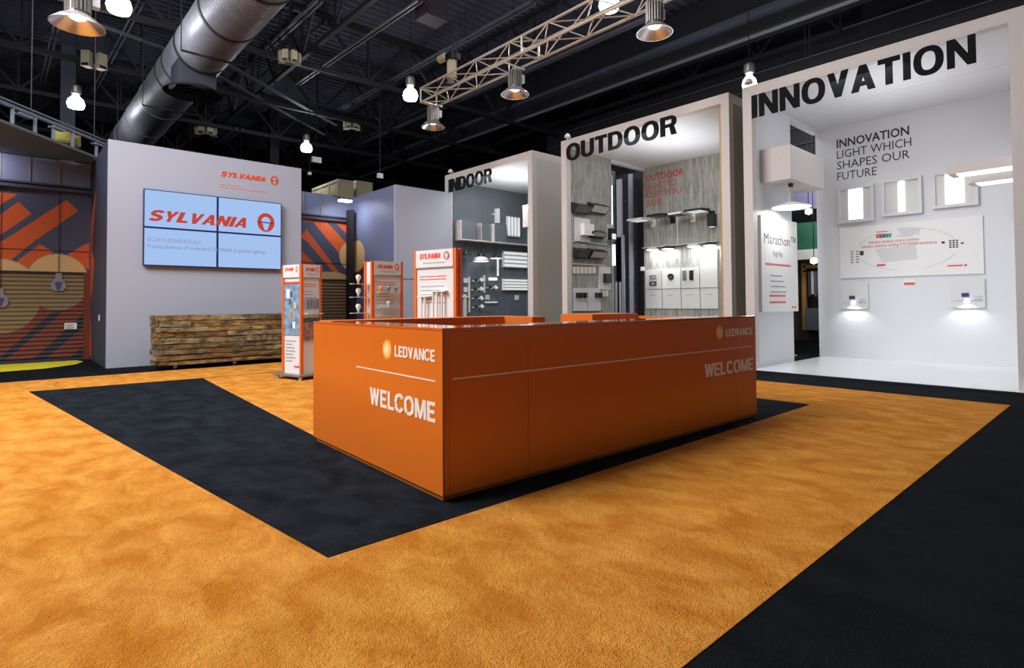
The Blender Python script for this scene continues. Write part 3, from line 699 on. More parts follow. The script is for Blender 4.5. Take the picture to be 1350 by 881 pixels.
lo.rotation_euler = (Vector((5.96, 12.9, 2.4))-lo.location).to_track_quat('-Z', 'Y').to_euler()
lw2 = bpy.data.lights.new('wall_washer', 'AREA'); lw2.size = .3; lw2.energy = 16; lw2.color = (.9, .95, 1); lo = bpy.data.objects.new('wall_washer', lw2); COL.objects.link(lo); lo.location = (-2.3, 12.7, 4.45)
lo.rotation_euler = (Vector((-2.6, 13.4, 3.2))-lo.location).to_track_quat('-Z', 'Y').to_euler()

# wooden crates on top of the partition zone
def crate(p0, w, dpt, z0, z1, label, mark=False):
    t = thing('wooden_crate', label, 'crate', (p0[0], p0[1], z0), 0, 'plywood crates above the mural wall')
    x, y = p0; mb = MB(); mb.box(x, x+w, y, y+dpt, z0, z1); mb.build('crate_body', M_CRATE, t)
    for k in range(4):
        xx = x+(w-.08)*k/3; mb = MB(); mb.box(xx, xx+.08, y-.02, y, z0, z1); mb.build('batten', M_SPK, t)
        yy = y+(dpt-.08)*k/3; mb = MB(); mb.box(x-.02, x, yy, yy+.08, z0, z1); mb.build('batten', M_SPK, t)
    mb = MB(); mb.box(x-.025, x+w, y-.025, y, z1-.1, z1); mb.box(x-.025, x, y, y+dpt, z1-.1, z1); mb.build('rail', M_SPK, t)
    if mark:
        mb = MB(); cx = x+w*.3
        mb.box(cx, cx+.5, y-.03, y-.022, z0+.45, z0+.5); mb.box(cx, cx+.05, y-.03, y-.022, z0, z0+.5); mb.box(cx+.22, cx+.27, y-.03, y-.022, z0, z0+.4); mb.box(cx+.45, cx+.5, y-.03, y-.022, z0, z0+.5); mb.build('stencil_mark', M_TXT, t)
yc = 19
a_ = at('y', yc, 446, 236); l_ = at('y', yc, 466, 246); r2 = at('y', yc+2, 423, 246)
crate((a_.x, yc), l_.x-a_.x, 2.6, 0.0, a_.z, 'large plywood crate rising behind the second mural')
a2 = at('y', yc+.3, 470, 238); b2 = at('y', yc+.3, 491, 241)
crate((a2.x, yc+.3), b2.x-a2.x, 1.5, 0.0, a2.z, 'smaller plywood crate with black stencil beside the larger crate', True)

# ---- video wall
px = XS1
s00 = at('y', YS, 188, 249.3); s11 = at('y', YS, 369, 355.8)
X0, X1, Z0, Z1 = s00.x, s11.x, (at('y', YS, 187, 350.8).z+s11.z)/2, (s00.z+at('y', YS, 369, 269).z)/2
xm, zm = (X0+X1)/2, (Z0+Z1)/2; VY = YS-.10
vw_right, vw_up, vw_n = Vector((1, 0, 0)), Vector((0, 0, 1)), Vector((0, -1, 0))
for i, (xa, xb, za, zb, lab) in enumerate(((X0, xm, zm, Z1, 'upper left screen of the four-screen video wall'), (xm, X1, zm, Z1, 'upper right screen of the video wall with the emblem'),
                                   (X0, xm, Z0, zm, 'lower left screen of the video wall with grey print'), (xm, X1, Z0, zm, 'lower right screen of the four-screen video wall'))):
    t = thing('display_screen', lab, 'screen', (xa, VY, za), 0, 'video wall screens')
    mb = MB(); mb.box(xa+.002, xb-.002, VY, YS-.025, za+.002, zb-.002); bevel(mb.build('bezel', M_BEZ, t), .004)
    mb = MB(); mb.box((xa+xb)/2-.15, (xa+xb)/2+.15, YS-.025, YS, (za+zb)/2-.15, (za+zb)/2+.15); mb.build('wall_mount', M_BLACK, t)
    mb = MB(); mb.box(xa+.022, xb-.022, VY-.003, VY, za+.02, zb-.02); sc = mb.build('screen_panel', M_SCR, t)
# lettering shown on the screens
lg = thing('screen_graphic', 'red italic SYLVANIA wordmark and emblem glowing across the video wall', 'lettering', (X0, VY-.003, zm))
o1 = at('y', VY, 195, 303); o2 = at('y', VY, 330, 304.5)
word('SYLVANIA', (at('y', VY, 194, 290.5).x, VY-.004, at('y', VY, 194, 290.5).z), vw_right, vw_up, at('y', VY, 330, 300).x-at('y', VY, 194, 300).x, .225, .002, M_SCRRED, lg, shear=.28, heavy=True, gap=.05)
ec = at('y', VY, 350.5, 293.5)
sylv_emblem((ec.x, VY-.004, ec.z), vw_right, vw_up, vw_n, .19, .215, lg, M_SCRRED, M_SCR, M_BEZ)
tx = at('y', VY, 194, 318)
small_text('\u00a9 2019 LEDVANCE LLC', (tx.x, VY-.004, tx.z), vw_right, vw_up, .115, M_SCRTXT, lg, width=.98)
small_text('Product licensee of trademark SYLVANIA in general lighting.', (tx.x, VY-.004, tx.z-.135), vw_right, vw_up, .115, M_SCRTXT, lg, width=at('y', VY, 350, 330).x-tx.x)
# wall lettering above the screens
lg = thing('wall_lettering', 'small orange SYLVANIA wordmark and emblem above the video screens', 'lettering', (2.5, YS, 3.9))
p = at('y', YS, 290, 231.8); q = at('y', YS, 352, 240)
word('SYLVANIA', (p.x, YS, p.z+.0), vw_right, vw_up, q.x-p.x, .108, .006, M_ORSIGN, lg, shear=.28, heavy=True, gap=.05)
c = at('y', YS, 361.9, 238.3); sylv_emblem((c.x, YS, c.z), vw_right, vw_up, vw_n, .09, .112, lg, M_ORSIGN, M_LAV, M_TXT)
p = at('y', YS, 290, 243.5); mb = MB(); text_lines(mb, p, vw_right, vw_up, vw_n, .45, 1, .05, .016, 0); text_lines(mb, p-Vector((0, 0, .06)), vw_right, vw_up, vw_n, 1.0, 1, .05, .016, 0); mb.build('small_print', M_RTXT, lg)

# ---- stack of weathered timbers on wheels
YL = 9.42
LX0, LX1 = .17, 2.75
t = thing('timber_wall', 'low wheeled wall of stacked weathered timbers below the video screens', 'timber wall', (LX0, YL, 0))
z = .085; row = 0
hts = [.082, .10, .10, .09, .12, .10, .088, .115, .10]; sc_ = (1.03-.085)/sum(hts)
for k, hh in enumerate(hts):
    hh *= sc_; x = LX0+random.uniform(-.03, .05); cuts = [x]+sorted(random.sample([.7, 1.0, 1.35, 1.7, 2.1, 2.4], random.choice([1, 2, 2])))+[LX1+random.uniform(-.02, .05)]
    for a, b in zip(cuts[:-1], cuts[1:]):
        dy = random.uniform(-.03, .02); mb = MB(); n = 7; pts = []
        for i in range(n+1):
            xx = a+(b-a-.006)*i/n; j = lambda s: random.uniform(-s, s)
            pts.append([(xx, YL+dy+j(.006), z+.011+j(.007)), (xx, YL+dy+j(.006), z+hh-.008+j(.007)), (xx, YL+.16, z+hh-.004), (xx, YL+.16, z+.004)])
        for i in range(n):
            for q in range(4): mb.face([pts[i][q], pts[i+1][q], pts[i+1][(q+1) % 4], pts[i][(q+1) % 4]])
        mb.face(pts[0]); mb.face(pts[-1]); mb.build('timber', M_TIMBER if random.random() < .6 else M_TIMBERG, t)
    # end timbers set back, showing end grain at the left end, and rear face
    for yy in (YL+.18, YL+.36, YL+.54):
        dx = random.uniform(-.07, .02); mb = MB(); mb.box(LX0+dx, LX0+dx+.22, yy, yy+.16, z+.004, z+hh-.006); mb.build('timber', M_TIMBER if random.random() < .5 else M_TIMBERG, t)
    mb = MB(); mb.box(LX0+.24, LX1, YL+.55, YL+.70, z+.003, z+hh-.003); mb.build('timber', M_TIMBER, t)
    z += hh
mb = MB(); mb.box(LX0+.05, LX1-.03, YL+.06, YL+.66, .075, .088); mb.build('base_board', M_BLACK, t)
for xx in (LX0+.28, 1.5, LX1-.3):
    for yy in (YL+.05, YL+.58):
        mb = MB(); mb.tube((xx-.015, yy, .036), (xx+.015, yy, .036), .036, 14); w_ = mb.build('caster_wheel', M_BLACK, t, smooth=True)
        mb = MB(); mb.box(xx-.025, xx+.025, yy-.02, yy+.02, .04, .077); mb.build('caster_fork', M_STEEL, w_)
        mb = MB(); mb.tube((xx-.018, yy, .036), (xx+.018, yy, .036), .016, 10); mb.build('caster_hub', M_LAMPW, w_, smooth=True)

# ================================================================== KIOSKS
def kiosk(loc, rz, w, dp, label, detail):
    """origin = near corner (local 0,0), front along +x, side along +y, front faces -y, side faces -x"""
    t = thing('display_kiosk', label, 'kiosk', loc, rz, 'lamp display kiosks')
    H = 1.875; zb = .10; pw = .045
    mb = MB(); mb.box(-.10, w+.1, -.1, dp+.1, .055, .09); bevel(mb.build('base_plate', M_SINK, t, True), .006)
    for (x, y) in ((-.04, -.04), (w+.04, -.04), (-.04, dp+.04), (w+.04, dp+.04)):
        mb = MB(); mb.tube((x-.012, y, .03), (x+.012, y, .03), .03, 14); mb.build('caster', M_LAMPW, t, True, True)
        mb = MB(); mb.box(x-.02, x+.02, y-.02, y+.02, .03, .056); mb.build('caster_fork', M_STEEL, t, True)
    mb = MB(); mb.box(pw*.5, w-pw*.5, pw*.3, dp-pw*.3, .09, H-.01); mb.build('core_panel', M_WHITE, t, True)
    for (x, y) in ((0, 0), (w-pw, 0), (0, dp-pw), (w-pw, dp-pw)):
        mb = MB(); mb.box(x, x+pw, y, y+pw, .09, H+.005); bevel(mb.build('corner_post', M_ORPOST, t, True), .003)
    # header panel front
    fz = H-.21; mb = MB(); mb.box(pw, w-pw, -.006, pw*.3, fz, H); mb.build('header_panel', M_WHITE, t, True)
    mb = MB(); mb.box(pw, w-pw, -.003, pw*.3, fz-.012, fz-.002); mb.build('header_groove', M_GTXT, t, True)
    r, u_, n_ = (1, 0, 0), (0, 0, 1), (0, -1, 0)
    lw_ = w-2*pw
    word('SYLVANIA', (pw+lw_*.1, -.006, H-.105), r, u_, lw_*.6, .05*(1 if lw_ < .5 else 1.25), .003, M_ORSIGN, t, 'lettering', True, .28, True, .05, sep=False)
    sylv_emblem((pw+lw_*.84, -.006, H-.08), r, u_, n_, lw_*.075, .05, t, M_ORSIGN, M_WHITE, M_TXT, True, False)
    mb = MB(); text_lines(mb, (pw+lw_*.2, -.006, H-.165), Vector(r), Vector(u_), Vector(n_), lw_*.6, 1, .03, .012, 0); mb.build('small_print', M_GTXT, t, True)
    mb = MB(); text_lines(mb, (pw+lw_*.08, pw*.3, fz-.12), Vector(r), Vector(u_), Vector(n_), lw_*.8, 2, .035, .014, .1); mb.build('headline_print', M_RTXT, t, True)
    mb = MB(); text_lines(mb, (pw+lw_*.1, pw*.3, fz-.24), Vector(r), Vector(u_), Vector(n_), lw_*.75, 5, .05, .012, .5); mb.build('small_print', M_GTXT, t, True)
    # side face
    if dp > .35:
        mb = MB(); mb.box(-.006, pw*.3, pw, dp-pw, fz, H); mb.build('header_panel', M_WHITE, t, True)
        word('SYLVANIA', (-.006, dp-pw-.05, H-.10), (0, -1, 0), u_, (dp-2*pw)*.55, .05, .003, M_ORSIGN, t, 'lettering', True, .28, True, .05, sep=False)
        sylv_emblem((-.006, pw+.07, H-.08), (0, -1, 0), u_, (-1, 0, 0), .028, .05, t, M_ORSIGN, M_WHITE, M_TXT, True, False)
        x = pw*.3-.002
        mb = MB(); mb.box(x-.002, x, pw, dp-pw, fz-.10, fz-.07); mb.build('orange_band', M_ORSIGN, t, True)
        mb = MB(); mb.box(x-.002, x, pw, dp-pw, .72, fz-.11); mb.build('photo_print', mat('photo_blue', rgb(120, 150, 176), .5, var=.35, vscale=9), t, True)
        mb = MB()
        for k in range(9):
            yy = random.uniform(pw+.02, dp-pw-.12); zz = random.uniform(.8, fz-.3); s = random.uniform(.04, .1)
            mb.box(x-.004, x-.002, yy, yy+s, zz, zz+s*1.6, k % 3)
        mb.build('photo_print_detail', [mat('photo_teal', rgb(64, 96, 110), .5), mat('photo_sand', rgb(206, 190, 150), .5), mat('photo_pale', rgb(226, 230, 232), .5)], t, True)
        mb = MB(); text_lines(mb, (x, dp-pw-.04, .62), Vector((0, -1, 0)), Vector(u_), Vector((-1, 0, 0)), .3, 7, .055, .012, .4); mb.build('small_print', M_GTXT, t, True)
        mb = MB(); mb.box(x-.003, x, pw+.02, pw+.16, .2, .22); mb.build('logo_print', M_ORSIGN, t, True)
    for d_ in detail: d_(t, w, dp, H)
    return t
def k1_detail(t, w, dp, H):
    mb = MB(); mb.box(.06, w-.02, -.07, .012, 1.06, 1.075); mb.build('display_ledge', M_PALE, t, True)
    for i in range(5):
        x = .09+i*(w-.16)/4; mb = MB(); mb.box(x-.012, x+.012, -.02, .012, 1.14, 1.32+.02*(i % 2)); mb.build('lamp_sample', M_GTXT, t, True)
    mb = MB(); mb.box(.05, w-.045, -.002, .012, .63, .97); mb.build('photo_print', mat('photo_room', rgb(150, 116, 110), .5, var=.5, vscale=14), t, True)
    mb = MB(); mb.box(.05, w-.045, -.004, .012, .93, 1.0); mb.build('photo_print_detail', mat('photo_teal', rgb(64, 96, 110), .5), t, True)
def k2_detail(t, w, dp, H):
    for i, (z, c) in enumerate(((1.40, 0), (1.40, 1), (1.40, 2), (1.17, 1))):
        x = .14+.13*c; mb = MB(); mb.lathe((x, -.03, z), [(0, 0), (.012, 0), (.014, .03), (.03, .055), (.033, .075), (.02, .095), (0, .1)], 14)
        mb.build('lamp_sample', (M_GOLD3, M_SINK, M_SINK, M_PALE)[i], t, True, True)
    for z in (1.395, 1.165, 1.04): mb = MB(); mb.box(.09, w-.09, -.06, .012, z-.008, z); mb.build('clear_shelf', M_PALE, t, True)
def k3_detail(t, w, dp, H):
    for i, x in enumerate((.16, .22, .36, .42, .50)):
        mb = MB(); z1 = 1.36 if i > 1 else 1.30; mb.tube((x, -.03, .35), (x, -.03, z1), .013, 10); mb.build('tube_lamp', M_PALE2 if i == 2 else M_LAMPW, t, True, True)
    mb = MB(); mb.box(.10, .30, -.05, .012, 1.30, 1.315); mb.box(.33, .56, -.05, .012, 1.36, 1.375); mb.build('lamp_bracket', M_PALE, t, True)
kiosk((1.585, 6.25, 0), R_(14), .40, .52, 'tall narrow kiosk with photo prints standing beside the timber wall', [k1_detail])
kiosk((2.133, 4.921, 0), R_(1), .55, .24, 'middle kiosk with bulbs on side shelves behind the counter', [k2_detail])
k3 = kiosk((1.807, 3.218, 0), R_(-77.5), .70, .11, 'tallest-looking wide kiosk nearest behind the counter with tube lamps', [k3_detail])
# bulbs on clear shelves off the second kiosk
for z, lab in ((1.52, 'upper'), (1.32, 'middle'), (1.08, 'lower')):
    mb = MB(); mb.box(1.86, 2.13, 5.0, 5.10, z, z+.008); s = mb.build('clear_shelf', M_PALE); tag(s, lab+' small clear shelf on the side of the middle kiosk', 'shelf', 'clear shelves on the middle kiosk')
    t = thing('light_bulb', 'white bulb standing on the '+lab+' clear shelf of the middle kiosk', 'bulb', (1.98, 5.05, z+.008), 0, 'bulbs on the clear shelves')
    mb = MB(); mb.lathe((1.98, 5.05, z+.008), [(0, 0), (.016, 0), (.016, .04)], 12); mb.build('bulb_base', M_STEEL, t, smooth=True)
    mb = MB(); mb.lathe((1.98, 5.05, z+.048), [(.016, 0), (.035, .04), (.04, .06), (.03, .088), (0, .1)], 14); mb.build('bulb_glass', M_LAMPW, t, smooth=True)

# ================================================================== COUNTER
cy_ = -.034
ct = thing('reception_counter', 'large glossy orange reception counter reading WELCOME', 'counter', (0, 0, 0), cy_)
H = 1.07; LYc, LXc = 2.0, 4.0; LXr = 4.02
LY = 2.12; TH = .30
def cbox(x0, x1, y0, y1, z0, z1, name, m, bv=.003):
    mb = MB(); mb.box(x0, x1, y0, y1, z0, z1); return bevel(mb.build(name, m, ct, True), bv)
g0 = .0016
cbox(0, .05, .0, LY, .04, H-.02, 'side_panel', M_CORG)
for a, b in ((.0515, .70), (.7032, 3.498), (3.5012, 3.91)): cbox(a, b, 0, .05, .04, H-.02, 'front_panel', M_CORG)
cbox(3.86, 3.91, .052, 1.75, .04, H-.02, 'side_panel', M_CORG)
# glossy top slabs
top = M_CORG
cbox(0, .30, 0, LY, H-.02, H, 'counter_top', mat('counter_top_gloss', rgb(206, 100, 30), .08, coat=.6))
cbox(.301, 3.91, 0, .30, H-.02, H, 'counter_top', MATS['counter_top_gloss'])
# inner back boards of the two runs
cbox(.27, .29, .29, 1.85, .04, H-.021, 'inner_panel', M_CORG); cbox(.29, 3.86, .27, .29, .04, H-.021, 'inner_panel', M_CORG)
# rear wall left part with its return, gap, rear right part
cbox(.051, 2.16, 1.84, LY, .04, H+.008, 'rear_panel', M_CORG); cbox(1.98, 2.16, 1.38, 1.84, .04, H+.008, 'return_panel', M_CORG)
cbox(3.02, 3.86, 1.50, 2.02, .04, H+.014, 'rear_panel', M_CORG)
# recessed plinth
mb = MB(); mb.box(.02, 3.88, .03, .24, .007, .04); mb.box(.02, .26, .24, LY-.03, .007, .04); mb.box(.26, 2.12, 1.88, LY-.03, .007, .04); mb.box(3.05, 3.84, 1.55, 1.98, .007, .04); mb.box(3.7, 3.88, .24, 1.55, .007, .04)
mb.build('plinth', mat('plinth_tan', rgb(170, 96, 34), .6), ct, True)
mb = MB(); mb.box(.0, .004, -.012, .0, .04, H-.02); mb.build('corner_trim', M_CEDGE, ct, True)
ci, si = math.cos(-cy_), math.sin(-cy_)
def on_face(face, u, v):
    """local counter coordinates of a pixel on the -x face ('s') or the -y face ('f')"""
    d = FW+RT*((u-PCX)/FPX)-UP*((v-PCY)/FPX)
    dl = Vector((d.x*ci-d.y*si, d.x*si+d.y*ci, d.z)); cl = Vector((CAM.x*ci-CAM.y*si, CAM.x*si+CAM.y*ci, CAM.z))
    i = 0 if face == 's' else 1; return cl+dl*((0-cl[i])/dl[i])
def counter_sign(face, wl, wr, ll, lr, dc, l0, l1, hgt_w, hgt_l):
    r = Vector((0, -1, 0)) if face == 's' else Vector((1, 0, 0)); u_ = Vector((0, 0, 1)); n_ = r.cross(u_)
    a = on_face(face, *wl); b = on_face(face, *wr); word('WELCOME', (a.x, a.y, (a.z+b.z)/2), r, u_, (b-a).dot(r), hgt_w, .002, M_CWHITE, ct, 'letter', True, gap=.07)
    a = on_face(face, *ll); b = on_face(face, *lr); word('LEDVANCE', (a.x, a.y, (a.z+b.z)/2), r, u_, (b-a).dot(r), hgt_l, .002, M_CWHITE, ct, 'letter', True, gap=.05)
    c = on_face(face, *dc)
    for k, (q, m_) in enumerate(((1, M_GOLD3), (.8, M_GOLD), (.5, M_GOLD2), (.25, M_CWHITE))):
        mb = MB(); mb.prism([c+r*.072*q*math.cos(i*PI/16)+u_*.072*q*math.sin(i*PI/16)+n_*(.001*k) for i in range(32)], n_*.0014); mb.build('sun_disc', m_, ct, True)
    a = on_face(face, *l0); b = on_face(face, *l1); zz = (a.z+b.z)/2; a.z = b.z = zz
    mb = MB(); mb.prism([a-u_*.004, b-u_*.004, b+u_*.004, a+u_*.004], n_*.002); mb.build('rule_line', M_CWHITE, ct, True)
counter_sign('s', (488, 535), (574.5, 555), (520.5, 471), (574, 476.5), (510.5, 461), (470, 484), (574, 502), .125, .075)
counter_sign('f', (929, 498), (993, 487.5), (957, 444), (992, 441), (948.5, 438.5), (597, 500), (991, 456.5), .125, .075)

# ================================================================== BOOTHS
XB0, XB1 = 7.86, 11.10
def slab(name, x0, x1, y0, y1, z0, z1, m, parent):
    mb = MB(); mb.box(x0, x1, y0, y1, z0, z1); return mb.build(name, m, parent)
def booth(yl, yr, label, inner, gap=True, plat=None, ceil=M_INWALL, sidem=None, top=5.07):
    """front frame in the plane x = XB0 from yl (left in view) to yr"""
    t = thing('exhibit_booth', label, 'booth', (XB0, (yl+yr)/2, 0), 0, 'tall white booths along the right side')
    P = .16
    slab('front_post', XB0, XB0+.16, yl-P, yl, 0.0, top, M_FRAME, t); slab('front_post', XB0, XB0+.16, yr, yr+P, 0.0, top, M_FRAME, t)
    slab('header_beam', XB0, XB0+.16, yr+P, yl-P, top-.17, top, M_FRAME, t)
    # ceiling: two panels with a seam
    for a, b in ((XB0+.16, 9.60), (9.607, XB1)): slab('ceiling_panel', a, b, yr+(.1 if a < 9 or yr != 2.14 else .42), yl-.1, top-.17, top-.03, ceil, t)
    slab('wall_panel', XB0+.16, 9.61, yl-.12, yl, 0, top-.03, inner[0], t)
    if not gap: slab('wall_panel', 9.61, XB1, yl-.12, yl, 0, top-.03, inner[0], t)
    else:
        slab('lintel', 9.61, XB1, yl-.12, yl, top-.24, top-.17, M_WHITE, t)
    slab('back_wall', XB1, XB1+.12, yr if yr != 2.14 else 2.55, yl if not gap else yl-.05, 0, top-.03, inner[1], t)
    slab('side_frame', XB0+.16, 9.6, yr, yr+.10, top-.17, top, M_FRAME, t)
    return t
bi = booth(1.88, -1.93, 'widest white booth with INNOVATION across the top', (M_INWALL, M_INWALL))
slab('wall_panel', XB0+.16, XB1, -1.90, -1.80, 0, 4.9, M_INWALL, bi)
slab('floor_platform', 7.72, XB1, -1.95, 1.76, 0.001, .03, M_PLAT, bi)
slab('platform_edge', 7.70, 7.72, -1.95, 1.76, 0.001, .026, M_BLACK, bi)
slab('bulkhead', 8.25, 9.80, 1.22, 1.76, 3.38, 3.985, M_FRAME, bi)
bo = booth(6.36, 2.14, 'white booth with OUTDOOR across the top and concrete walls', (M_CONC, M_CONC))
slab('back_wall_panel', XB1-.02, XB1, 2.3, 6.24, 0, 0.03, M_CONC, bo)
slab('side_panel', XB0+.16, 9.6, 2.16, 2.24, 0, 4.9, M_OLIVE, bo)
slab('wood_lath', XB0+.02, XB0+.20, 2.30, 2.345, 0, 4.82, M_WOODLATH, bo)
bn = booth(11.15, 7.36, 'white booth with INDOOR across the top and dark grey walls', (M_DGREY, M_DGREY), gap=False)
slab('side_panel', XB0+.16, 9.60, 7.36, 7.46, 0, 4.9, M_BEIGE, bn); slab('side_panel', 9.60, XB1, 7.36, 7.46, 0, 4.9, M_BEIGE, bn)
RY, UZ, NX = Vector((0, -1, 0)), Vector((0, 0, 1)), Vector((-1, 0, 0))
def big_sign(text, y0, y1, z0, hgt, label, parent_name):
    t = thing('booth_sign', label, 'sign', (XB0-.03, (y0+y1)/2, z0))
    word(text, (XB0-.002, y0, z0), RY, UZ, y0-y1, hgt, .03, M_LETTER, t, gap=.085)
    # clear carrier strip the letters are fixed to
    return t
big_sign('INNOVATION', 1.70, -1.43, 4.47, .40, 'black capital letters INNOVATION under the booth header', '')
big_sign('OUTDOOR', 6.165, 3.215, 4.55, .385, 'black capital letters OUTDOOR under the booth header', '')
big_sign('INDOOR', 10.93, 8.93, 4.52, .385, 'black capital letters INDOOR under the booth header', '')
for (y0, y1, lb) in ((1.72, -1.45, bi), (6.19, 3.19, bo), (10.95, 8.9, bn)):
    slab('letter_rail', XB0, XB0+.02, y1, y0, 4.88, 4.902, M_FRAME, lb)

# lamp clamps on booth top corners
for u, v, bb, lab in ((980, 128, 1.88, 'INNOVATION'), (594, 231, 11.05, 'INDOOR'), (742, 180, 6.3, 'OUTDOOR')):
    t = thing('clamp_spotlight', 'small clear spotlight on the top corner of the '+lab+' booth', 'lamp', (XB0+.08, bb-.08, 5.07), 0, 'spotlights clamped on booth corners')
    mb = MB(); mb.tube((XB0+.08, bb-.08, 5.07), (XB0+.08, bb-.08, 5.16), .012, 8); mb.build('stem', M_STEEL, t)
    mb = MB(); mb.lathe((XB0+.08, bb-.08, 5.15), [(0, 0), (.08, 0), (.06, .06), (.03, .09), (0, .1)], 16); mb.build('lamp_head', M_LAMPW, t, smooth=True)

# ---------------- INNOVATION contents
def wall_x(u, v, x=XB1): return at('x', x, u, v)
tt = thing('wall_lettering', 'black lettering about light and the future on the innovation booth wall', 'lettering', (XB1, .7, 3.8))
p = wall_x(1103, 191); zt = wall_x(1103, 186).z
for i, (s, wd, bd) in enumerate((('INNOVATION', 1.30, .022), ('LIGHT WHICH', 1.33, 0), ('SHAPES OUR', 1.30, 0), ('FUTURE', .73, 0))):
    small_text(s, (XB1-.001, 1.405, 4.46-i*.232), RY, UZ, .245, M_TXT, tt, 'lettering', False, wd, bd, .002)
for i, (u0, v0, u1, v1, bw, lab) in enumerate(((1105, 249, 1154, 291, .62, 'left'), (1163, 239, 1217, 281, .26, 'middle'), (1229, 229, 1291, 270, .66, 'right'))):
    a = wall_x(u0, v0); b = wall_x(u1, v1); y0, y1 = a.y, b.y; z0, z1 = b.z, a.z
    t = thing('wall_luminaire', lab+' square recessed light panel on the innovation booth wall', 'light panel', (XB1-.05, (y0+y1)/2, z0), 0, 'square light panels on the innovation wall')
    f_ = .055
    mb = MB(); mb.box(XB1-.09, XB1, y1, y0, z0, z0+f_); mb.box(XB1-.09, XB1, y1, y0, z1-f_, z1); mb.box(XB1-.09, XB1, y0-f_, y0, z0+f_, z1-f_); mb.box(XB1-.09, XB1, y1, y1+f_, z0+f_, z1-f_)
    mb.build('frame', M_WHITE, t)
    mb = MB(); mb.box(XB1-.04, XB1, y1+f_, y0-f_, z0+f_, z1-f_); mb.build('reflector_pan', M_PALE, t)
    ym = (y0+y1)/2; hw = (y0-y1)*bw*.5*.62
    mb = MB(); mb.box(XB1-.055, XB1-.04, ym-hw, ym+hw, z0+f_+.01, z1-f_-.01); mb.build('glowing_diffuser', M_PANELGLOW, t)
a = wall_x(1107, 302); b = wall_x(1298, 360)
BY0, BY1, BZ0, BZ1 = 1.37, -.98, 1.69, 2.745; BX = XB1-.04
t = thing('info_board', 'large white board with oval diagram on the innovation booth wall', 'board', (XB1, .2, BZ0))
slab('board_panel', BX, XB1, BY1, BY0, BZ0, BZ1, mat('board_white', rgb(236, 236, 234), .4), t)
def bp(u, v): q = at('x', BX, u, v); return Vector((BX, q.y, q.z))
W_, H_ = BY0-BY1, BZ1-BZ0
cx_, cz_ = (BY0+BY1)/2+.02, (BZ0+BZ1)/2
mb = MB()
for a0, a1 in ((20, 75), (105, 160), (200, 262), (290, 340)):
    n = 14
    for i in range(n):
        t0, t1 = R_(a0+(a1-a0)*i/n), R_(a0+(a1-a0)*(i+1)/n)
        pp = [Vector((BX, cx_-r_*.83*math.cos(q), cz_+r_*.40*math.sin(q))) for r_, q in ((1, t0), (1, t1), (1.008, t1), (1.008, t0))]
        mb.prism(pp, NX*.002)
mb.build('oval_diagram', M_GTXT, t)
small_text('Industry leading control systems', (BX, .83, cz_+.155), RY, UZ, .085, M_RTXT, t, 'lettering', False, .85, .01)
small_text('advance industry leading SYLVANIA luminaires', (BX, .97, cz_+.075), RY, UZ, .085, M_RTXT, t, 'lettering', False, 1.27, .01)
for k, c_ in enumerate((rgb(226, 92, 50), rgb(176, 60, 60), rgb(60, 84, 170), rgb(40, 150, 130), rgb(90, 170, 70))):
    slab('colour_tile', BX-.002, BX, .70-.054*(k+1)+.004, .70-.054*k, cz_+.255, cz_+.335, mat('tile_%d' % k, c_, .5), t)
mb = MB(); text_lines(mb, (BX, .70, cz_+.37), RY, UZ, NX, .2, 1, .03, .02, 0); mb.build('small_print', M_RTXT, t)
mb = MB()
for k in range(9): mb.box(BX-.002, BX, .10-random.random()*.2, .36-random.random()*.1, cz_+.25+k*.02, cz_+.255+k*.02)
for k in range(10):
    zz = cz_+.02-k*.028; s_ = .02*k; mb.prism([Vector((BX, .72-s_*.6, zz)), Vector((BX, .04-s_*.2, zz+.04)), Vector((BX, .04-s_*.2, zz+.047)), Vector((BX, .72-s_*.6, zz+.007))], NX*.002)
for k in range(5):
    for j in range(2): mb.box(BX-.002, BX, 1.12-j*.10, 1.17-j*.10, cz_-.22+k*.055, cz_-.19+k*.055)
mb.build('sketch_print', M_GTXT, t)
mb = MB(); mb.box(BX-.002, BX, .93, 1.0, cz_-.07, cz_+.02)
for k in range(4):
    for j in range(3): mb.box(BX-.002, BX, -.62+j*.05, -.585+j*.05, cz_-.03+k*.04, cz_-.005+k*.04)
mb.box(BX-.002, BX, -.42, -.37, cz_+.06, cz_+.10); mb.box(BX-.002, BX, -.70, -.66, cz_+.03, cz_+.06); mb.build('dark_print', M_TXT, t)
mb = MB(); mb.box(BX-.002, BX, .55, .70, cz_-.31, cz_-.27); mb.box(BX-.002, BX, -.68, -.45, cz_-.375, cz_-.35); mb.build('logo_print', M_ORSIGN, t)
mb = MB(); mb.lathe((BX, -.72, cz_-.362), [(0, -.002), (.022, -.002), (.022, 0)], 14, 'x'); mb.build('emblem', M_ORSIGN, t)
# red tag
mb = MB(); mb.box(XB1-.012, XB1, .07, .255, 1.515, 1.635)
t = mb.build('tag_plate', M_LAMPW); tag(t, 'small white and red tag below the large info board', 'tag')
mb = MB(); mb.box(XB1-.014, XB1-.012, .075, .25, 1.52, 1.565); mb.build('red_band', M_ORSIGN, t)
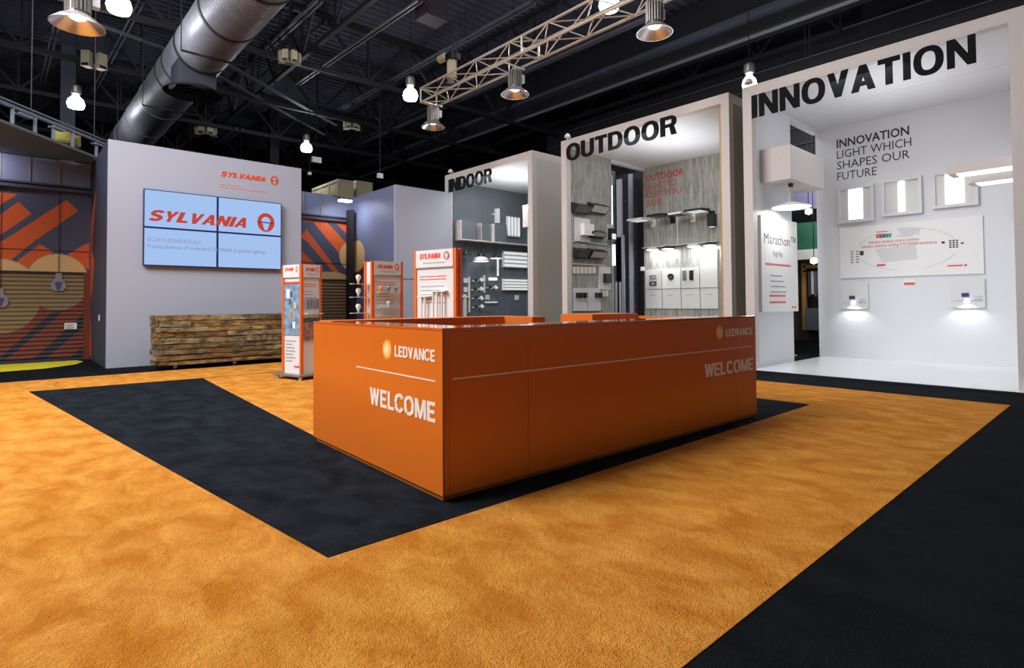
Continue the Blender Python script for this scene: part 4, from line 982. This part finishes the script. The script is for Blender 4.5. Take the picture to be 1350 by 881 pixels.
# two demonstration boxes with little downlights
for y0, y1, z0, z1, lab in ((1.385, .865, 1.05, 1.585, 'left'), (-.485, -.985, 1.075, 1.60, 'right')):
    t = thing('demo_board', lab+' small demonstration panel with a glowing downlight under the info board', 'panel', (XB1, y0, z0), 0, 'small downlight panels on the innovation wall')
    slab('panel', XB1-.05, XB1, y1, y0, z0, z1, M_WHITE, t)
    ym = (y0+y1)/2; slab('control_unit', XB1-.085, XB1-.05, ym-.02, ym+.08, z0+.20, z0+.27, M_BLUE, t)
    slab('mount_plate', XB1-.065, XB1-.05, ym-.2, ym+.2, z0+.128, z0+.134, M_GTXT, t)
    mb = MB(); mb.lathe((XB1-.09, ym, z0+.10), [(0, .07), (.03, .07), (.045, .02), (.045, 0), (0, .002)], 16); mb.build('downlight', M_PANELGLOW, t, smooth=True)
    mb = MB(); text_lines(mb, (XB1-.05, y0-.35, z0+.2), RY, UZ, NX, .14, 3, .03, .01); mb.build('small_print', M_GTXT, t)
    sl = bpy.data.lights.new('demo_spot', 'SPOT'); sl.energy = 9; sl.spot_size = R_(125); sl.spot_blend = .5; sl.shadow_soft_size = .03
    so = bpy.data.objects.new('demo_spot', sl); COL.objects.link(so); so.location = (XB1-.12, ym, z0+.09); so.rotation_euler = (0, R_(-12), 0)
# luminaires reaching in from the right wall
for (x0, x1, y0, z0, z1, lab) in ((8.62, 9.05, -.93, 3.13, 3.27, 'nearer'), (9.55, 9.95, -1.02, 3.10, 3.24, 'farther')):
    t = thing('wall_luminaire', lab+' long box luminaire projecting from the right wall of the innovation booth', 'lamp', (x0, -1.8, z0), 0, 'box luminaires at the right of the innovation booth')
    slab('housing', x0, x1, -1.80, y0, z0, z1, M_FRAME, t); slab('glowing_diffuser', x0+.05, x1-.05, -1.72, y0-.10, z0-.008, z0, M_PANELGLOW, t)
t = thing('wall_panel_board', 'narrow red-edged board on the right wall of the innovation booth', 'board', (8.5, -1.8, 2.0))
slab('board', 8.4, 9.3, -1.80, -1.77, 1.95, 3.0, M_WHITE, t); slab('red_edge', 8.38, 8.40, -1.80, -1.765, 2.4, 3.0, mat('maroon', rgb(120, 40, 60), .5), t)
# Marathon board on the left wall
MBX0, MBX1 = 8.04, 9.49; MY = 1.76
t = thing('info_board', 'white board headed Marathon on the left wall of the innovation booth', 'board', (MBX0, MY, 1.0))
f0 = at('y', 1.70, 1003, 290); f1 = at('y', 1.70, 1052.5, 400); MBX0, MBX1 = f0.x, f1.x; print('marathon', MBX0, MBX1)
MBX0 = max(MBX0, XB0+.19)
slab('board_panel', MBX0, MBX1, 1.70, MY, 1.02, 2.78, mat('board_white', rgb(236, 236, 234), .4), t)
RX, NY = Vector((1, 0, 0)), Vector((0, -1, 0))
small_text('Marathon\u2122', (MBX0+.12, 1.70, 2.28), RX, UZ, .27, M_TXT, t, 'lettering', False, MBX1-MBX0-.2, 0)
small_text('High Bay', (MBX0+.48, 1.70, 2.06), RX, UZ, .14, M_TXT, t, 'lettering', False, .42)
mb = MB(); text_lines(mb, (MBX0+.15, 1.70, 1.88), RX, UZ, NY, 1.1, 1, .05, .04, 0); mb.build('small_print', M_RTXT, t)
mb = MB(); text_lines(mb, (MBX0+.35, 1.70, 1.68), RX, UZ, NY, .7, 4, .10, .025, .4); mb.build('small_print', M_GTXT, t)
mb = MB(); text_lines(mb, (MBX0+.3, 1.70, 1.30), RX, UZ, NY, .8, 2, .12, .04, .2); mb.build('small_print', M_RTXT, t)
slab('logo_print', MBX1-.32, MBX1-.1, 1.698, 1.70, 1.09, 1.115, M_ORSIGN, t)
# pendant lamp below the bulkhead
p = Vector((8.70, 1.40, 2.955))
t = thing('pendant_lamp', 'white dish pendant lamp hanging below the bulkhead box', 'lamp', tuple(p))
mb = MB(); mb.lathe(p, [(.33, -.02), (.33, .0), (.20, .035), (.08, .075), (0, .08)], 36); mb.build('shade', M_LAMPW, t, smooth=True)
mb = MB(); mb.lathe(p, [(.32, -.015), (.30, -.03), (0, -.035)], 36); mb.build('glowing_diffuser', M_PANELGLOW, t, smooth=True)
mb = MB(); mb.tube(p+Vector((-.1, 0, .05)), p+Vector((-.02, 0, .38)), .006, 6); mb.tube(p+Vector((.1, 0, .05)), p+Vector((.02, 0, .38)), .006, 6); mb.build('wire', M_STEEL, t)
mb = MB(); mb.box(p.x-.04, p.x+.04, p.y-.03, p.y+.03, 3.31, 3.38); mb.build('ceiling_mount', M_BLACK, t)
pl_ = bpy.data.lights.new('pendant_light', 'AREA'); pl_.shape = 'DISK'; pl_.size = .5; pl_.energy = 14; po_ = bpy.data.objects.new('pendant_light', pl_); COL.objects.link(po_); po_.location = p-Vector((0, 0, .05))

# neighbouring stand seen through the opening
def backq(u, v, x): return at('x', x, u, v)
t = thing('neighbour_stand', 'dim neighbouring stand with timber frame seen through the opening', 'stand', (16, 3.6, 0))
ya, yb = backq(1050, 300, 16).y, backq(1100, 300, 16).y
slab('back_panel', 16.3, 16.36, yb-.4, ya+.6, 0, 2.9, M_BROWN, t)
slab('counter_base', 15.9, 16.2, yb-.4, backq(1063, 400, 16).y, .35, 1.0, M_MGREY, t)
yw = backq(1061, 400, 16).y; slab('frame_post', 15.95, 16.05, yw-.06, yw+.06, .35, 2.35, M_WOODLATH, t); slab('frame_beam', 15.95, 16.05, yb-.4, yw, 2.2, 2.3, M_WOODLATH, t)
slab('green_banner', 15.7, 15.75, yb-.4, ya+.7, 2.75, 3.55, M_GREEN, t); slab('white_valance', 15.6, 15.7, yb-.4, ya+.7, 2.45, 2.74, M_LAMPW, t)
slab('upper_board', 15.8, 15.9, yb-.4, ya+.7, 3.95, 4.62, mat('lilac_board', rgb(120, 118, 150), .7), t)
nl = bpy.data.lights.new('stand_fill', 'POINT'); nl.energy = 160; nl.shadow_soft_size = .3; no_ = bpy.data.objects.new('stand_fill', nl); COL.objects.link(no_); no_.location = (14.3, 2.6, 4.6)  # fill without a fitting, added to brighten the dark stand
for k in range(5):
    yy = backq(1068+k*4, 380, 15.9).y; mb = MB(); mb.box(15.85, 16.0, yy-.035, yy+.035, 1.35+.07*(k % 2), 2.1)
    tag(mb.build('hanging_shirt', (M_MNV, M_LAMPW, M_BLUEW, M_MGREY, M_PALE)[k]), ('dark blue shirt', 'white shirt', 'pale blue shirt', 'grey shirt', 'off-white shirt')[k]+' hanging from the timber frame of the neighbouring stand', 'shirt', 'shirts on the neighbouring stand')
mb = MB(); mb.tube((15.92, yw, 2.12), (15.92, yb-.4, 2.12), .02, 6); mb.build('hanging_pole', M_BLACK, t)
for u, v in ((1066, 279), (1073, 344)):
    p = at('x', 15, u, v); mb = MB(); mb.lathe(p, [(0, -.09), (.09, -.05), (.09, .05), (0, .09)], 12); g_ = mb.build('hanging_globe', M_GLOW)
    mb = MB(); mb.tube(p+Vector((0, 0, .09)), Vector((p.x, p.y, ZR-.01)), .012, 6); mb.build('hanger_rod', M_ROOFD, g_)
    tag(g_, ('upper' if v < 300 else 'lower')+' glowing globe seen through the opening beside the Marathon board', 'lamp')

# ---------------- OUTDOOR contents
OY = 6.24   # inner face of the left wall
def oL(u, v): q = at('y', OY, u, v); return q.x, q.z
def lbox(t, name, u0, v0, u1, v1, dep, m, y=OY, z=None):
    a = at('y', y, u0, v0); b = at('y', y, u1, v1); c = at('y', y, u0, v1)
    z0 = b.z; z1 = (a.z+at('y', y, u1, v0).z)/2 if z is None else z
    return slab(name, a.x, b.x, y-dep, y, (c.z+b.z)/2, z1, m, t)
def flood(u0, v0, u1, v1, label, lit, dk=True):
    a = at('y', OY-.12, u0, v0); b = at('y', OY-.12, u1, v1); x0, x1 = a.x, b.x; z1, z0 = a.z, b.z
    t = thing('flood_light', label, 'lamp', (x0, OY, z0), 0, 'wall lights on the left wall of the outdoor booth')
    mb = MB(); mb.prism([Vector((x0, OY, z1)), Vector((x0, OY-.05, z1)), Vector((x0, OY-.22, z1-(z1-z0)*.35)), Vector((x0, OY-.08, z0)), Vector((x0, OY, z0))], (x1-x0, 0, 0)); mb.build('housing', M_BLACK if dk else M_LAMPW, t)
    mb = MB(); mb.prism([Vector((x0+.03, OY-.218, z1-(z1-z0)*.38)), Vector((x0+.03, OY-.09, z0+.02)), Vector((x0+.03, OY-.095, z0+.018)), Vector((x0+.03, OY-.226, z1-(z1-z0)*.38))], (x1-x0-.06, 0, 0)); mb.build('lens', M_PALE if lit else M_DGREY, t)
    return t
flood(757, 266, 778, 283, 'upper left dark flood light on the concrete wall', False)
flood(779, 266, 801, 283, 'upper right dark flood light with pale lens on the concrete wall', True)
flood(779, 302, 797, 315, 'dark wedge flood light beside the white panel', True)
flood(759, 326, 776, 341, 'lower left black wedge flood light on the concrete wall', False)
flood(778, 327, 798, 342, 'lower right black wedge flood light with pale lens', True)
t = thing('sample_board', 'white square mounting panel with a glowing wall light', 'panel', (8, OY, 3), 0, 'white mounting panels in the outdoor booth')
lbox(t, 'panel', 756, 288, 777, 320, .03, M_WHITE); lbox(t, 'wall_light', 764, 296, 777, 311, .16, M_LAMPW)
t = thing('sample_board', 'tall white mounting panel with a small black wall light', 'panel', (9, OY, 2), 0, 'white mounting panels in the outdoor booth')
lbox(t, 'panel', 789, 352, 804, 382, .03, M_WHITE); lbox(t, 'wall_light', 794, 361, 802, 373, .12, M_BLACK)
t = thing('sample_board', 'wide white mounting panel with a row of small black fixtures', 'panel', (8, OY, 1.5), 0, 'white mounting panels in the outdoor booth')
lbox(t, 'panel', 754, 380, 773, 410, .03, M_WHITE); lbox(t, 'panel', 773.5, 380, 791, 410, .03, M_WHITE)
for u in (758, 762.5, 768, 783, 788): lbox(t, 'fixture', u, 386, u+3, 393, .09, M_BLACK)
t = thing('wall_light', 'black box wall light at the edge of the opening in the outdoor booth', 'lamp', (9.4, OY, 3), 0)
lbox(t, 'backplate', 799, 296, 808, 318, .03, M_BEIGE); lbox(t, 'housing', 800, 302, 807, 317, .14, M_BLACK); lbox(t, 'lens', 801, 309, 806, 316, .15, M_SOFTGLOW)
t = thing('mounting_rail', 'thin white mounting rails on the left concrete wall', 'rail', (8.0, OY, 2.5))
lbox(t, 'upright', 752.5, 257, 754, 350, .03, M_WHITE); lbox(t, 'crossbar', 754, 320, 800, 321.2, .03, M_WHITE); lbox(t, 'crossbar', 754, 348.5, 797, 349.7, .03, M_WHITE)
for k in range(6):
    u = 754+k*5.3; a = at('y', OY, u, 352); b = at('y', OY, u+4, 361); mb = MB(); mb.box(a.x, b.x, OY-.025, OY, b.z, a.z)
    tag(mb.build('sample_plate', M_PALE2), ('leftmost', 'second from the left', 'third from the left', 'third from the right', 'second from the right', 'rightmost')[k]+' of the row of six small cream plates on the concrete wall', 'plate', 'row of small cream plates in the outdoor booth')
for u in (793, 797.5):
    a = at('y', OY, u, 383); b = at('y', OY, u+3.5, 391); mb = MB(); mb.box(a.x, b.x, OY-.025, OY, b.z, a.z)
    tag(mb.build('sample_plate', M_PALE2), ('left' if u < 795 else 'right')+' one of the two small cream plates beside the wide white board', 'plate', 'pair of small cream plates in the outdoor booth')
# the opening: lit panels, posts and dark backdrop with small sparkles
t = thing('product_rack', 'grey uprights and glowing strips inside the opening of the outdoor booth', 'rack', (9.9, 6.5, 0))
slab('backdrop', 11.6, 11.66, 6.0, 9.2, 0, 5.0, mat('night_backdrop', rgb(34, 36, 46), .6), t)
def rk(name, u0, v0, u1, v1, x, m, th=.05):
    a = at('x', x, u0, v0); b = at('x', x, u1, v1); return slab(name, x, x+th, b.y, a.y, max(0, b.z), a.z, m, t)
rk('glowing_strip', 802.5, 245, 806.5, 296, 10.0, M_PANELGLOW); rk('glowing_strip', 804, 323, 810, 350, 10.0, M_PANELGLOW)
rk('upright', 812.5, 237, 820, 312, 10.6, M_LAV); rk('upright', 819, 310, 824, 470, 10.6, M_LAV); rk('upright', 828, 230, 836, 470, 11.2, M_LAV)
rk('upright', 811, 372, 813.5, 470, 10.4, M_LAV); rk('upright', 816, 372, 818.5, 470, 10.4, M_LAV)
mb = MB()
for k in range(90):
    yy = random.uniform(6.3, 8.6); zz = random.uniform(.6, 4.2); s = random.uniform(.006, .016); mb.box(11.59, 11.6, yy, yy+s, zz, zz+s)
tag(mb.build('sparkle_dots', M_PALE, t), kind='stuff')
# back wall lettering
tt = thing('wall_lettering', 'red lettering about light keeping you safe on the concrete back wall', 'lettering', (XB1, 5, 3.9))
lx = at('x', XB1, 851, 250).y; 
zz0 = at('x', XB1, 851, 239).z
for i, (s, wd, bd) in enumerate((('OUTDOOR', at('x', XB1, 851, 240).y-at('x', XB1, 902, 232).y, .022), ('LIGHT TO', .95, 0), ('KEEP YOU', 1.1, 0), ('SAFE.', .58, 0))):
    small_text(s, (XB1-.001, lx, zz0-.02-i*.232), RY, UZ, .245, mat('rust_print', rgb(196, 74, 52), .7), tt, 'lettering', False, wd, bd, .002)
# arm mounted area lights
def area_light(u0, v0, u1, v1, label, m, lit):
    a = at('x', 10.75, u0, v0); b = at('x', 10.75, u1, v1); ym = (a.y+b.y)/2; hw = abs(a.y-b.y)/2*.8
    z0 = (a.z+b.z)/2
    t = thing('area_light', label, 'lamp', (10.75, ym, z0), 0, 'arm mounted area lights on the concrete back wall')
    mb = MB(); mb.prism([Vector((10.45, ym+hw, z0)), Vector((10.5, ym+hw, z0+.05)), Vector((10.9, ym+hw, z0+.07)), Vector((10.95, ym+hw, z0))], (0, -2*hw, 0)); mb.build('head', m, t)
    slab('lens', 10.52, 10.88, ym-hw*.8, ym+hw*.8, z0-.008, z0, M_SOFTGLOW if lit else M_MGREY, t)
    mb = MB(); mb.tube((10.9, ym-hw*.8, z0+.03), (XB1, ym-hw*.8, z0-.06), .03, 10); mb.box(XB1-.02, XB1, ym-hw*.8-.07, ym-hw*.8+.07, z0-.16, z0+.04); mb.build('arm', m, t)
area_light(832, 286, 856, 297, 'leftmost white area light glowing beside the opening', M_LAMPW, True)
area_light(858, 280, 882, 292, 'black area light second from left on the concrete wall', M_BLACK, False)
area_light(886, 278, 908, 290, 'white area light third from left on the concrete wall', M_LAMPW, False)
area_light(906, 271, 935, 288, 'large black area light below the red lettering', M_BLACK, True)
t = thing('wall_light', 'narrow black wall light beside the wooden lath', 'lamp', (XB1, 2.7, 3.4))
a = at('x', XB1, 937, 283); b = at('x', XB1, 945, 299); slab('housing', XB1-.18, XB1, b.y, a.y, b.z, a.z, M_BLACK, t); slab('lens', XB1-.16, XB1-.02, b.y+.02, a.y-.02, b.z-.01, b.z, M_SOFTGLOW, t)
# row of canopy lights under a ledge, washing the wall
zl_ = at('x', XB1, 893, 327).z
t = thing('lamp_ledge', 'thin white ledge above the white tiles on the concrete wall', 'ledge', (XB1, 4.3, zl_))
a = at('x', XB1-.1, 847, 331); b = at('x', XB1-.1, 945, 322); slab('ledge', XB1-.12, XB1, b.y, a.y, zl_+.06, zl_+.075, M_WHITE, t)
slab('upright', XB1-.03, XB1, at('x', XB1, 894, 300).y-.015, at('x', XB1, 894, 300).y+.015, zl_+.075, zl_+.95, M_WHITE, t)
for k, (u, m_, lab) in enumerate(((861, M_LAMPW, 'leftmost white'), (881, M_BLACK, 'left black domed'), (915, M_LAMPW, 'right white'), (936, M_BLACK, 'right black domed'))):
    yc = at('x', XB1-.15, u, 326).y; t = thing('canopy_light', lab+' canopy light washing the concrete wall below the ledge', 'lamp', (XB1, yc, zl_), 0, 'canopy lights below the ledge of the outdoor booth')
    mb = MB(); mb.lathe((XB1-.17, yc, zl_-.02), [(.17, 0), (.165, .03), (.08, .075), (0, .08)], 24); mb.build('housing', m_, t, smooth=True)
    mb = MB(); mb.lathe((XB1-.17, yc, zl_-.02), [(.155, 0), (.14, -.012), (0, -.014)], 24); mb.build('lens', M_PANELGLOW, t, smooth=True)
    lt = bpy.data.lights.new('canopy_lamp', 'AREA'); lt.shape = 'DISK'; lt.size = .26; lt.energy = 5.5; lo = bpy.data.objects.new('canopy_lamp', lt); COL.objects.link(lo); lo.location = (XB1-.17, yc, zl_-.05); lo.rotation_euler = (0, R_(-15), 0)
# white tile board
t = thing('tile_board', 'board of white sample tiles at the foot of the concrete wall', 'board', (XB1, 4, 1.2))
z_top = at('x', XB1, 870, 355).z; z_mid = at('x', XB1, 870, 381).z; z_bot = at('x', XB1, 870, 407).z
ys = [at('x', XB1, u, 380).y for u in (852, 874, 899, 924, 948)]
for k in range(4):
    a, b = ys[k]-.01, ys[k+1]+.01; zt_ = z_top if k < 3 else z_top+.42
    slab('tile', XB1-.05, XB1, b, a, z_mid, zt_, M_LAMPW if k == 1 else M_PALE, t); slab('caption_tile', XB1-.04, XB1, b, a, z_bot, z_mid-.015, M_PALE, t)
    mb = MB(); text_lines(mb, (XB1-.04, a-.14, z_mid-.18), RY, UZ, NX, .18, 1, .03, .015, 0); mb.build('small_print', M_GTXT, t)
def plate(y, z, m, kind, lab):
    mb = MB()
    if kind == 'ring': mb.lathe((XB1-.05, y, z), [(.03, -.03), (.08, -.05), (.085, -.01), (.085, 0), (.02, 0)], 18, 'x')
    elif kind == 'frame': mb.box(XB1-.09, XB1-.05, y-.1, y+.1, z-.05, z-.03); mb.box(XB1-.09, XB1-.05, y-.1, y+.1, z+.03, z+.05); mb.box(XB1-.09, XB1-.05, y-.1, y-.08, z-.03, z+.03); mb.box(XB1-.09, XB1-.05, y+.08, y+.1, z-.03, z+.03)
    else: mb.box(XB1-.09, XB1-.05, y-.05, y+.05, z-.12, z+.12); mb.box(XB1-.10, XB1-.09, y-.03, y+.03, z-.09, z+.05)
    tag(mb.build('sample_fixture', m, smooth=(kind == 'ring')), lab, 'fixture', 'sample fixtures on the white tiles')
y_ = (ys[0]+ys[1])/2; plate(y_, z_top-.20, M_GTXT, 'frame', 'grey frame fixture on the leftmost white tile'); plate(y_, z_top-.38, M_BLACK, 'frame', 'black frame fixture on the leftmost white tile')
plate((ys[1]+ys[2])/2, z_top-.22, M_BLACK, 'ring', 'black round fixture on the bright white tile')
plate(ys[2]-.12, z_top-.20, M_MGREY, 'tall', 'grey upright fixture on the third white tile'); plate(ys[2]-.32, z_top-.20, M_BLACK, 'tall', 'black upright fixture on the third white tile')
a = at('x', XB1, 845, 352); b = at('x', XB1, 850, 357); mb = MB(); mb.box(XB1-.02, XB1, b.y, a.y, b.z, a.z); tag(mb.build('sample_plate', M_LAMPW), 'tiny white plate left of the tile board', 'plate')

# ---------------- INDOOR contents (left wall, inner face y = 11.03)
IY = 11.03
def ibox(t, name, u0, v0, u1, v1, dep, m, y=IY, off=0):
    a = at('y', y-off-dep, u0, v0); b = at('y', y-off-dep, u1, v1); zc_ = (a.z+b.z)/2; 
    d_ = at('y', y-off-dep, (u0+u1)/2, v0).z; e_ = at('y', y-off-dep, (u0+u1)/2, v1).z
    return slab(name, a.x, min(b.x, XB1-.01), y-off-dep, y-off, e_, d_, m, t)
zs_ = at('y', IY-.3, 650, 320).z
t = thing('wall_shelf', 'long pale shelf on the dark wall of the INDOOR booth', 'shelf', (8.1, IY, zs_))
slab('shelf_board', 8.12, XB1-.01, IY-.34, IY, zs_, zs_+.035, M_FRAME, t)
for k, (u, wx, dep, lab) in enumerate(((608, .55, .34, 'deep box fixture at the left end of the shelf'), (634.5, .35, .20, 'narrow box fixture in the middle of the shelf'), (651.5, .70, .30, 'long box fixture at the right of the shelf'))):
    x = at('y', IY-dep, u, 310).x; t = thing('box_fixture', lab, 'fixture', (x, IY, zs_+.035), 0, 'box fixtures standing on the INDOOR shelf')
    slab('end_panel', x, x+.02, IY-dep, IY, zs_+.035, zs_+.60, M_FRAME, t); slab('body', x+.02, (x+wx if k < 2 else at('y', IY-dep, 668, 300).x), IY-dep, IY, zs_+.035, zs_+.60, M_DGREY, t)
def louvre(u0, v0, u1, v1, label, n, vert):
    a = at('y', IY-.08, u0, v0); b = at('y', IY-.08, u1, v1)
    x0, x1 = a.x, min(b.x, XB1-.02); z1 = (a.z+at('y', IY-.08, u1, v0).z)/2; z0 = (b.z+at('y', IY-.08, u0, v1).z)/2
    t = thing('troffer_light', label, 'light panel', (x0, IY, z0), 0, 'white linear light panels in the INDOOR booth')
    slab('housing', x0, x1, IY-.08, IY, z0, z1, M_LAMPW, t)
    for k in range(n):
        if vert: w_ = (x1-x0)/n; slab('lamp_strip', x0+w_*k+w_*.16, x0+w_*(k+1)-w_*.16, IY-.09, IY-.08, z0+.03, z1-.03, M_SOFTGLOW, t); slab('divider', x0+w_*(k+1)-w_*.14, x0+w_*(k+1)-w_*.02, IY-.092, IY-.08, z0, z1, M_DGREY, t)
        else: h_ = (z1-z0)/n; slab('lamp_strip', x0+.03, x1-.03, IY-.09, IY-.08, z0+h_*k+h_*.18, z0+h_*(k+1)-h_*.18, M_SOFTGLOW, t); slab('divider', x0, x1, IY-.092, IY-.08, z0+h_*(k+1)-h_*.12, z0+h_*(k+1)-h_*.04, M_MGREY, t)
louvre(669, 286, 686, 312, 'white light panel with vertical strips above the shelf', 4, True)
louvre(664, 332, 699, 353, 'upper white light panel with horizontal strips below the shelf', 4, False)
louvre(664, 368, 699, 383, 'lower white light panel with horizontal strips below the shelf', 4, False)
t = thing('linear_fixture', 'slim white upright fixture above the shelf of the INDOOR booth', 'fixture', (10, IY, 3.6)); ibox(t, 'housing', 655, 275, 659, 294, .12, M_LAMPW); ibox(t, 'bracket', 650, 282, 655, 283.5, .05, M_LAMPW)
t = thing('linear_fixture', 'beige box fixture beside the right post inside the INDOOR booth', 'fixture', (9, 7.6, 3.4)); yq = at('x', 9.0, 689, 285); slab('housing', 9.0, 9.5, 7.46, yq.y, at('x', 9.0, 689, 300).z, at('x', 9.0, 689, 271).z, M_FRAME, t); slab('pole', 9.1, 9.16, yq.y-.16, yq.y-.1, .03, at('x', 9.0, 689, 300).z, M_LAMPW, t)
# pendants hanging from the shelf
def pend(u, v, r, label, top_m, bot_m, dome):
    y = IY-.22; p = at('y', y, u, v); t = thing('pendant_lamp', label, 'lamp', tuple(p), 0, 'pendant lamps hanging from the INDOOR shelf')
    hh = .16 if dome else .03
    mb = MB(); mb.lathe(p, [(r, 0), (r*.97, hh*.35), (r*.7, hh*.8), (r*.3, hh), (0, hh)], 24); mb.build('shade', bot_m, t, smooth=True)
    mb = MB(); mb.lathe(p+Vector((0, 0, hh)), [(r*.5, 0), (r*.35, .09), (.03, .12), (0, .12)], 16); mb.build('lamp_cap', top_m, t, smooth=True)
    mb = MB(); mb.lathe(p, [(r*.93, .004), (r*.6, -.006), (0, -.008)], 24); mb.build('diffuser', M_PANELGLOW if bot_m is not M_BLACK else M_MGREY, t, smooth=True)
    mb = MB(); mb.tube(p+Vector((0, 0, hh+.1)), Vector((p.x, p.y, zs_)), .008, 6); mb.build('cord', M_BLACK, t)
pend(614, 336, .19, 'small black cone pendant at the left of the INDOOR shelf', M_BLACK, M_BLACK, False)
pend(634, 345, .25, 'large white dome pendant with black cap below the INDOOR shelf', M_BLACK, M_LAMPW, True)
pend(654, 341, .20, 'flat black disc pendant with glowing underside', M_BLACK, M_LAMPW, False)
t = thing('tube_light', 'thin vertical white tube light hanging below the shelf', 'lamp', (9.7, IY, 2.6)); ibox(t, 'tube', 656.3, 342, 657.8, 364, .05, M_SOFTGLOW); ibox(t, 'rod', 656.6, 321, 657.4, 342, .04, M_MGREY)
# small spotlights and plates
def plate2(u, v, label):
    a = at('y', IY, u-2.4, v-3.2); b = at('y', IY, u+2.4, v+3.2); mb = MB(); mb.box(a.x, b.x, IY-.03, IY, b.z, a.z); tag(mb.build('switch_plate', M_LAMPW), label, 'plate', 'small white plates in the INDOOR booth')
plate2(613.5, 370, 'upper small white plate left of the spotlights'); plate2(613.5, 382, 'lower small white plate left of the spotlights'); plate2(642.5, 392, 'white plate with a dark side below the spotlights'); plate2(681, 392.5, 'white plate alone below the lower light panel')
t = thing('mounting_rail', 'left upright white rail beside the spotlights', 'rail', (8.9, IY, 2)); ibox(t, 'rail', 618.3, 365, 620, 412, .04, M_LAMPW)
t = thing('mounting_rail', 'shorter upright white rail among the spotlights', 'rail', (9.4, IY, 2)); ibox(t, 'rail', 638.3, 363, 640, 386, .04, M_LAMPW)
t = thing('tube_light', 'tall cream tube lamp standing against the dark wall', 'lamp', (8.7, IY, 1.6)); ibox(t, 'tube', 612, 388, 615.5, 440, .06, M_PALE2); ibox(t, 'bracket', 609, 391, 619, 392.5, .07, M_LAMPW)
sp = [(627, 370), (634, 369), (626, 382), (634, 381), (627, 393), (634, 393), (627, 405), (634.5, 404), (645.5, 379), (653, 379)]
names = ['top row left', 'top row right', 'second row left', 'second row right', 'third row left', 'third row right', 'bottom row left', 'bottom row right', 'right pair left', 'right pair right']
for i, ((u, v), nm) in enumerate(zip(sp, names)):
    y = IY-.10; p = at('y', y, u, v); t = thing('spotlight', 'small wall spotlight, '+nm+' of the spotlight cluster in the INDOOR booth', 'lamp', tuple(p), 0, 'small spotlights on the dark wall')
    dk = i % 2 == 0
    mb = MB(); mb.tube(p+Vector((-.03, -.02, .05)), p+Vector((.02, -.05, -.03)), .045, 12, .055); mb.build('head', M_BLACK if dk else M_LAMPW, t, smooth=True)
    mb = MB(); mb.tube(p+Vector((.02, -.05, -.03)), p+Vector((.022, -.052, -.034)), .05, 12); mb.build('lens', M_PANELGLOW if not dk else M_SOFTGLOW, t)
    mb = MB(); mb.box(p.x-.07, p.x+.07, IY-.03, IY, p.z-.03, p.z+.0); mb.tube(p+Vector((0, 0, 0)), Vector((p.x, IY-.02, p.z)), .012, 6); mb.build('mount', M_LAMPW, t)
t = thing('linear_fixture', 'small glowing bar above the right pair of spotlights', 'lamp', (9.6, IY, 2.2)); ibox(t, 'bar', 646, 366.5, 655.5, 369.5, .06, M_PANELGLOW)
t = thing('linear_fixture', 'thin white bar below the right pair of spotlights', 'lamp', (9.6, IY, 1.7)); ibox(t, 'bar', 641, 398, 656, 399.3, .06, M_SOFTGLOW)
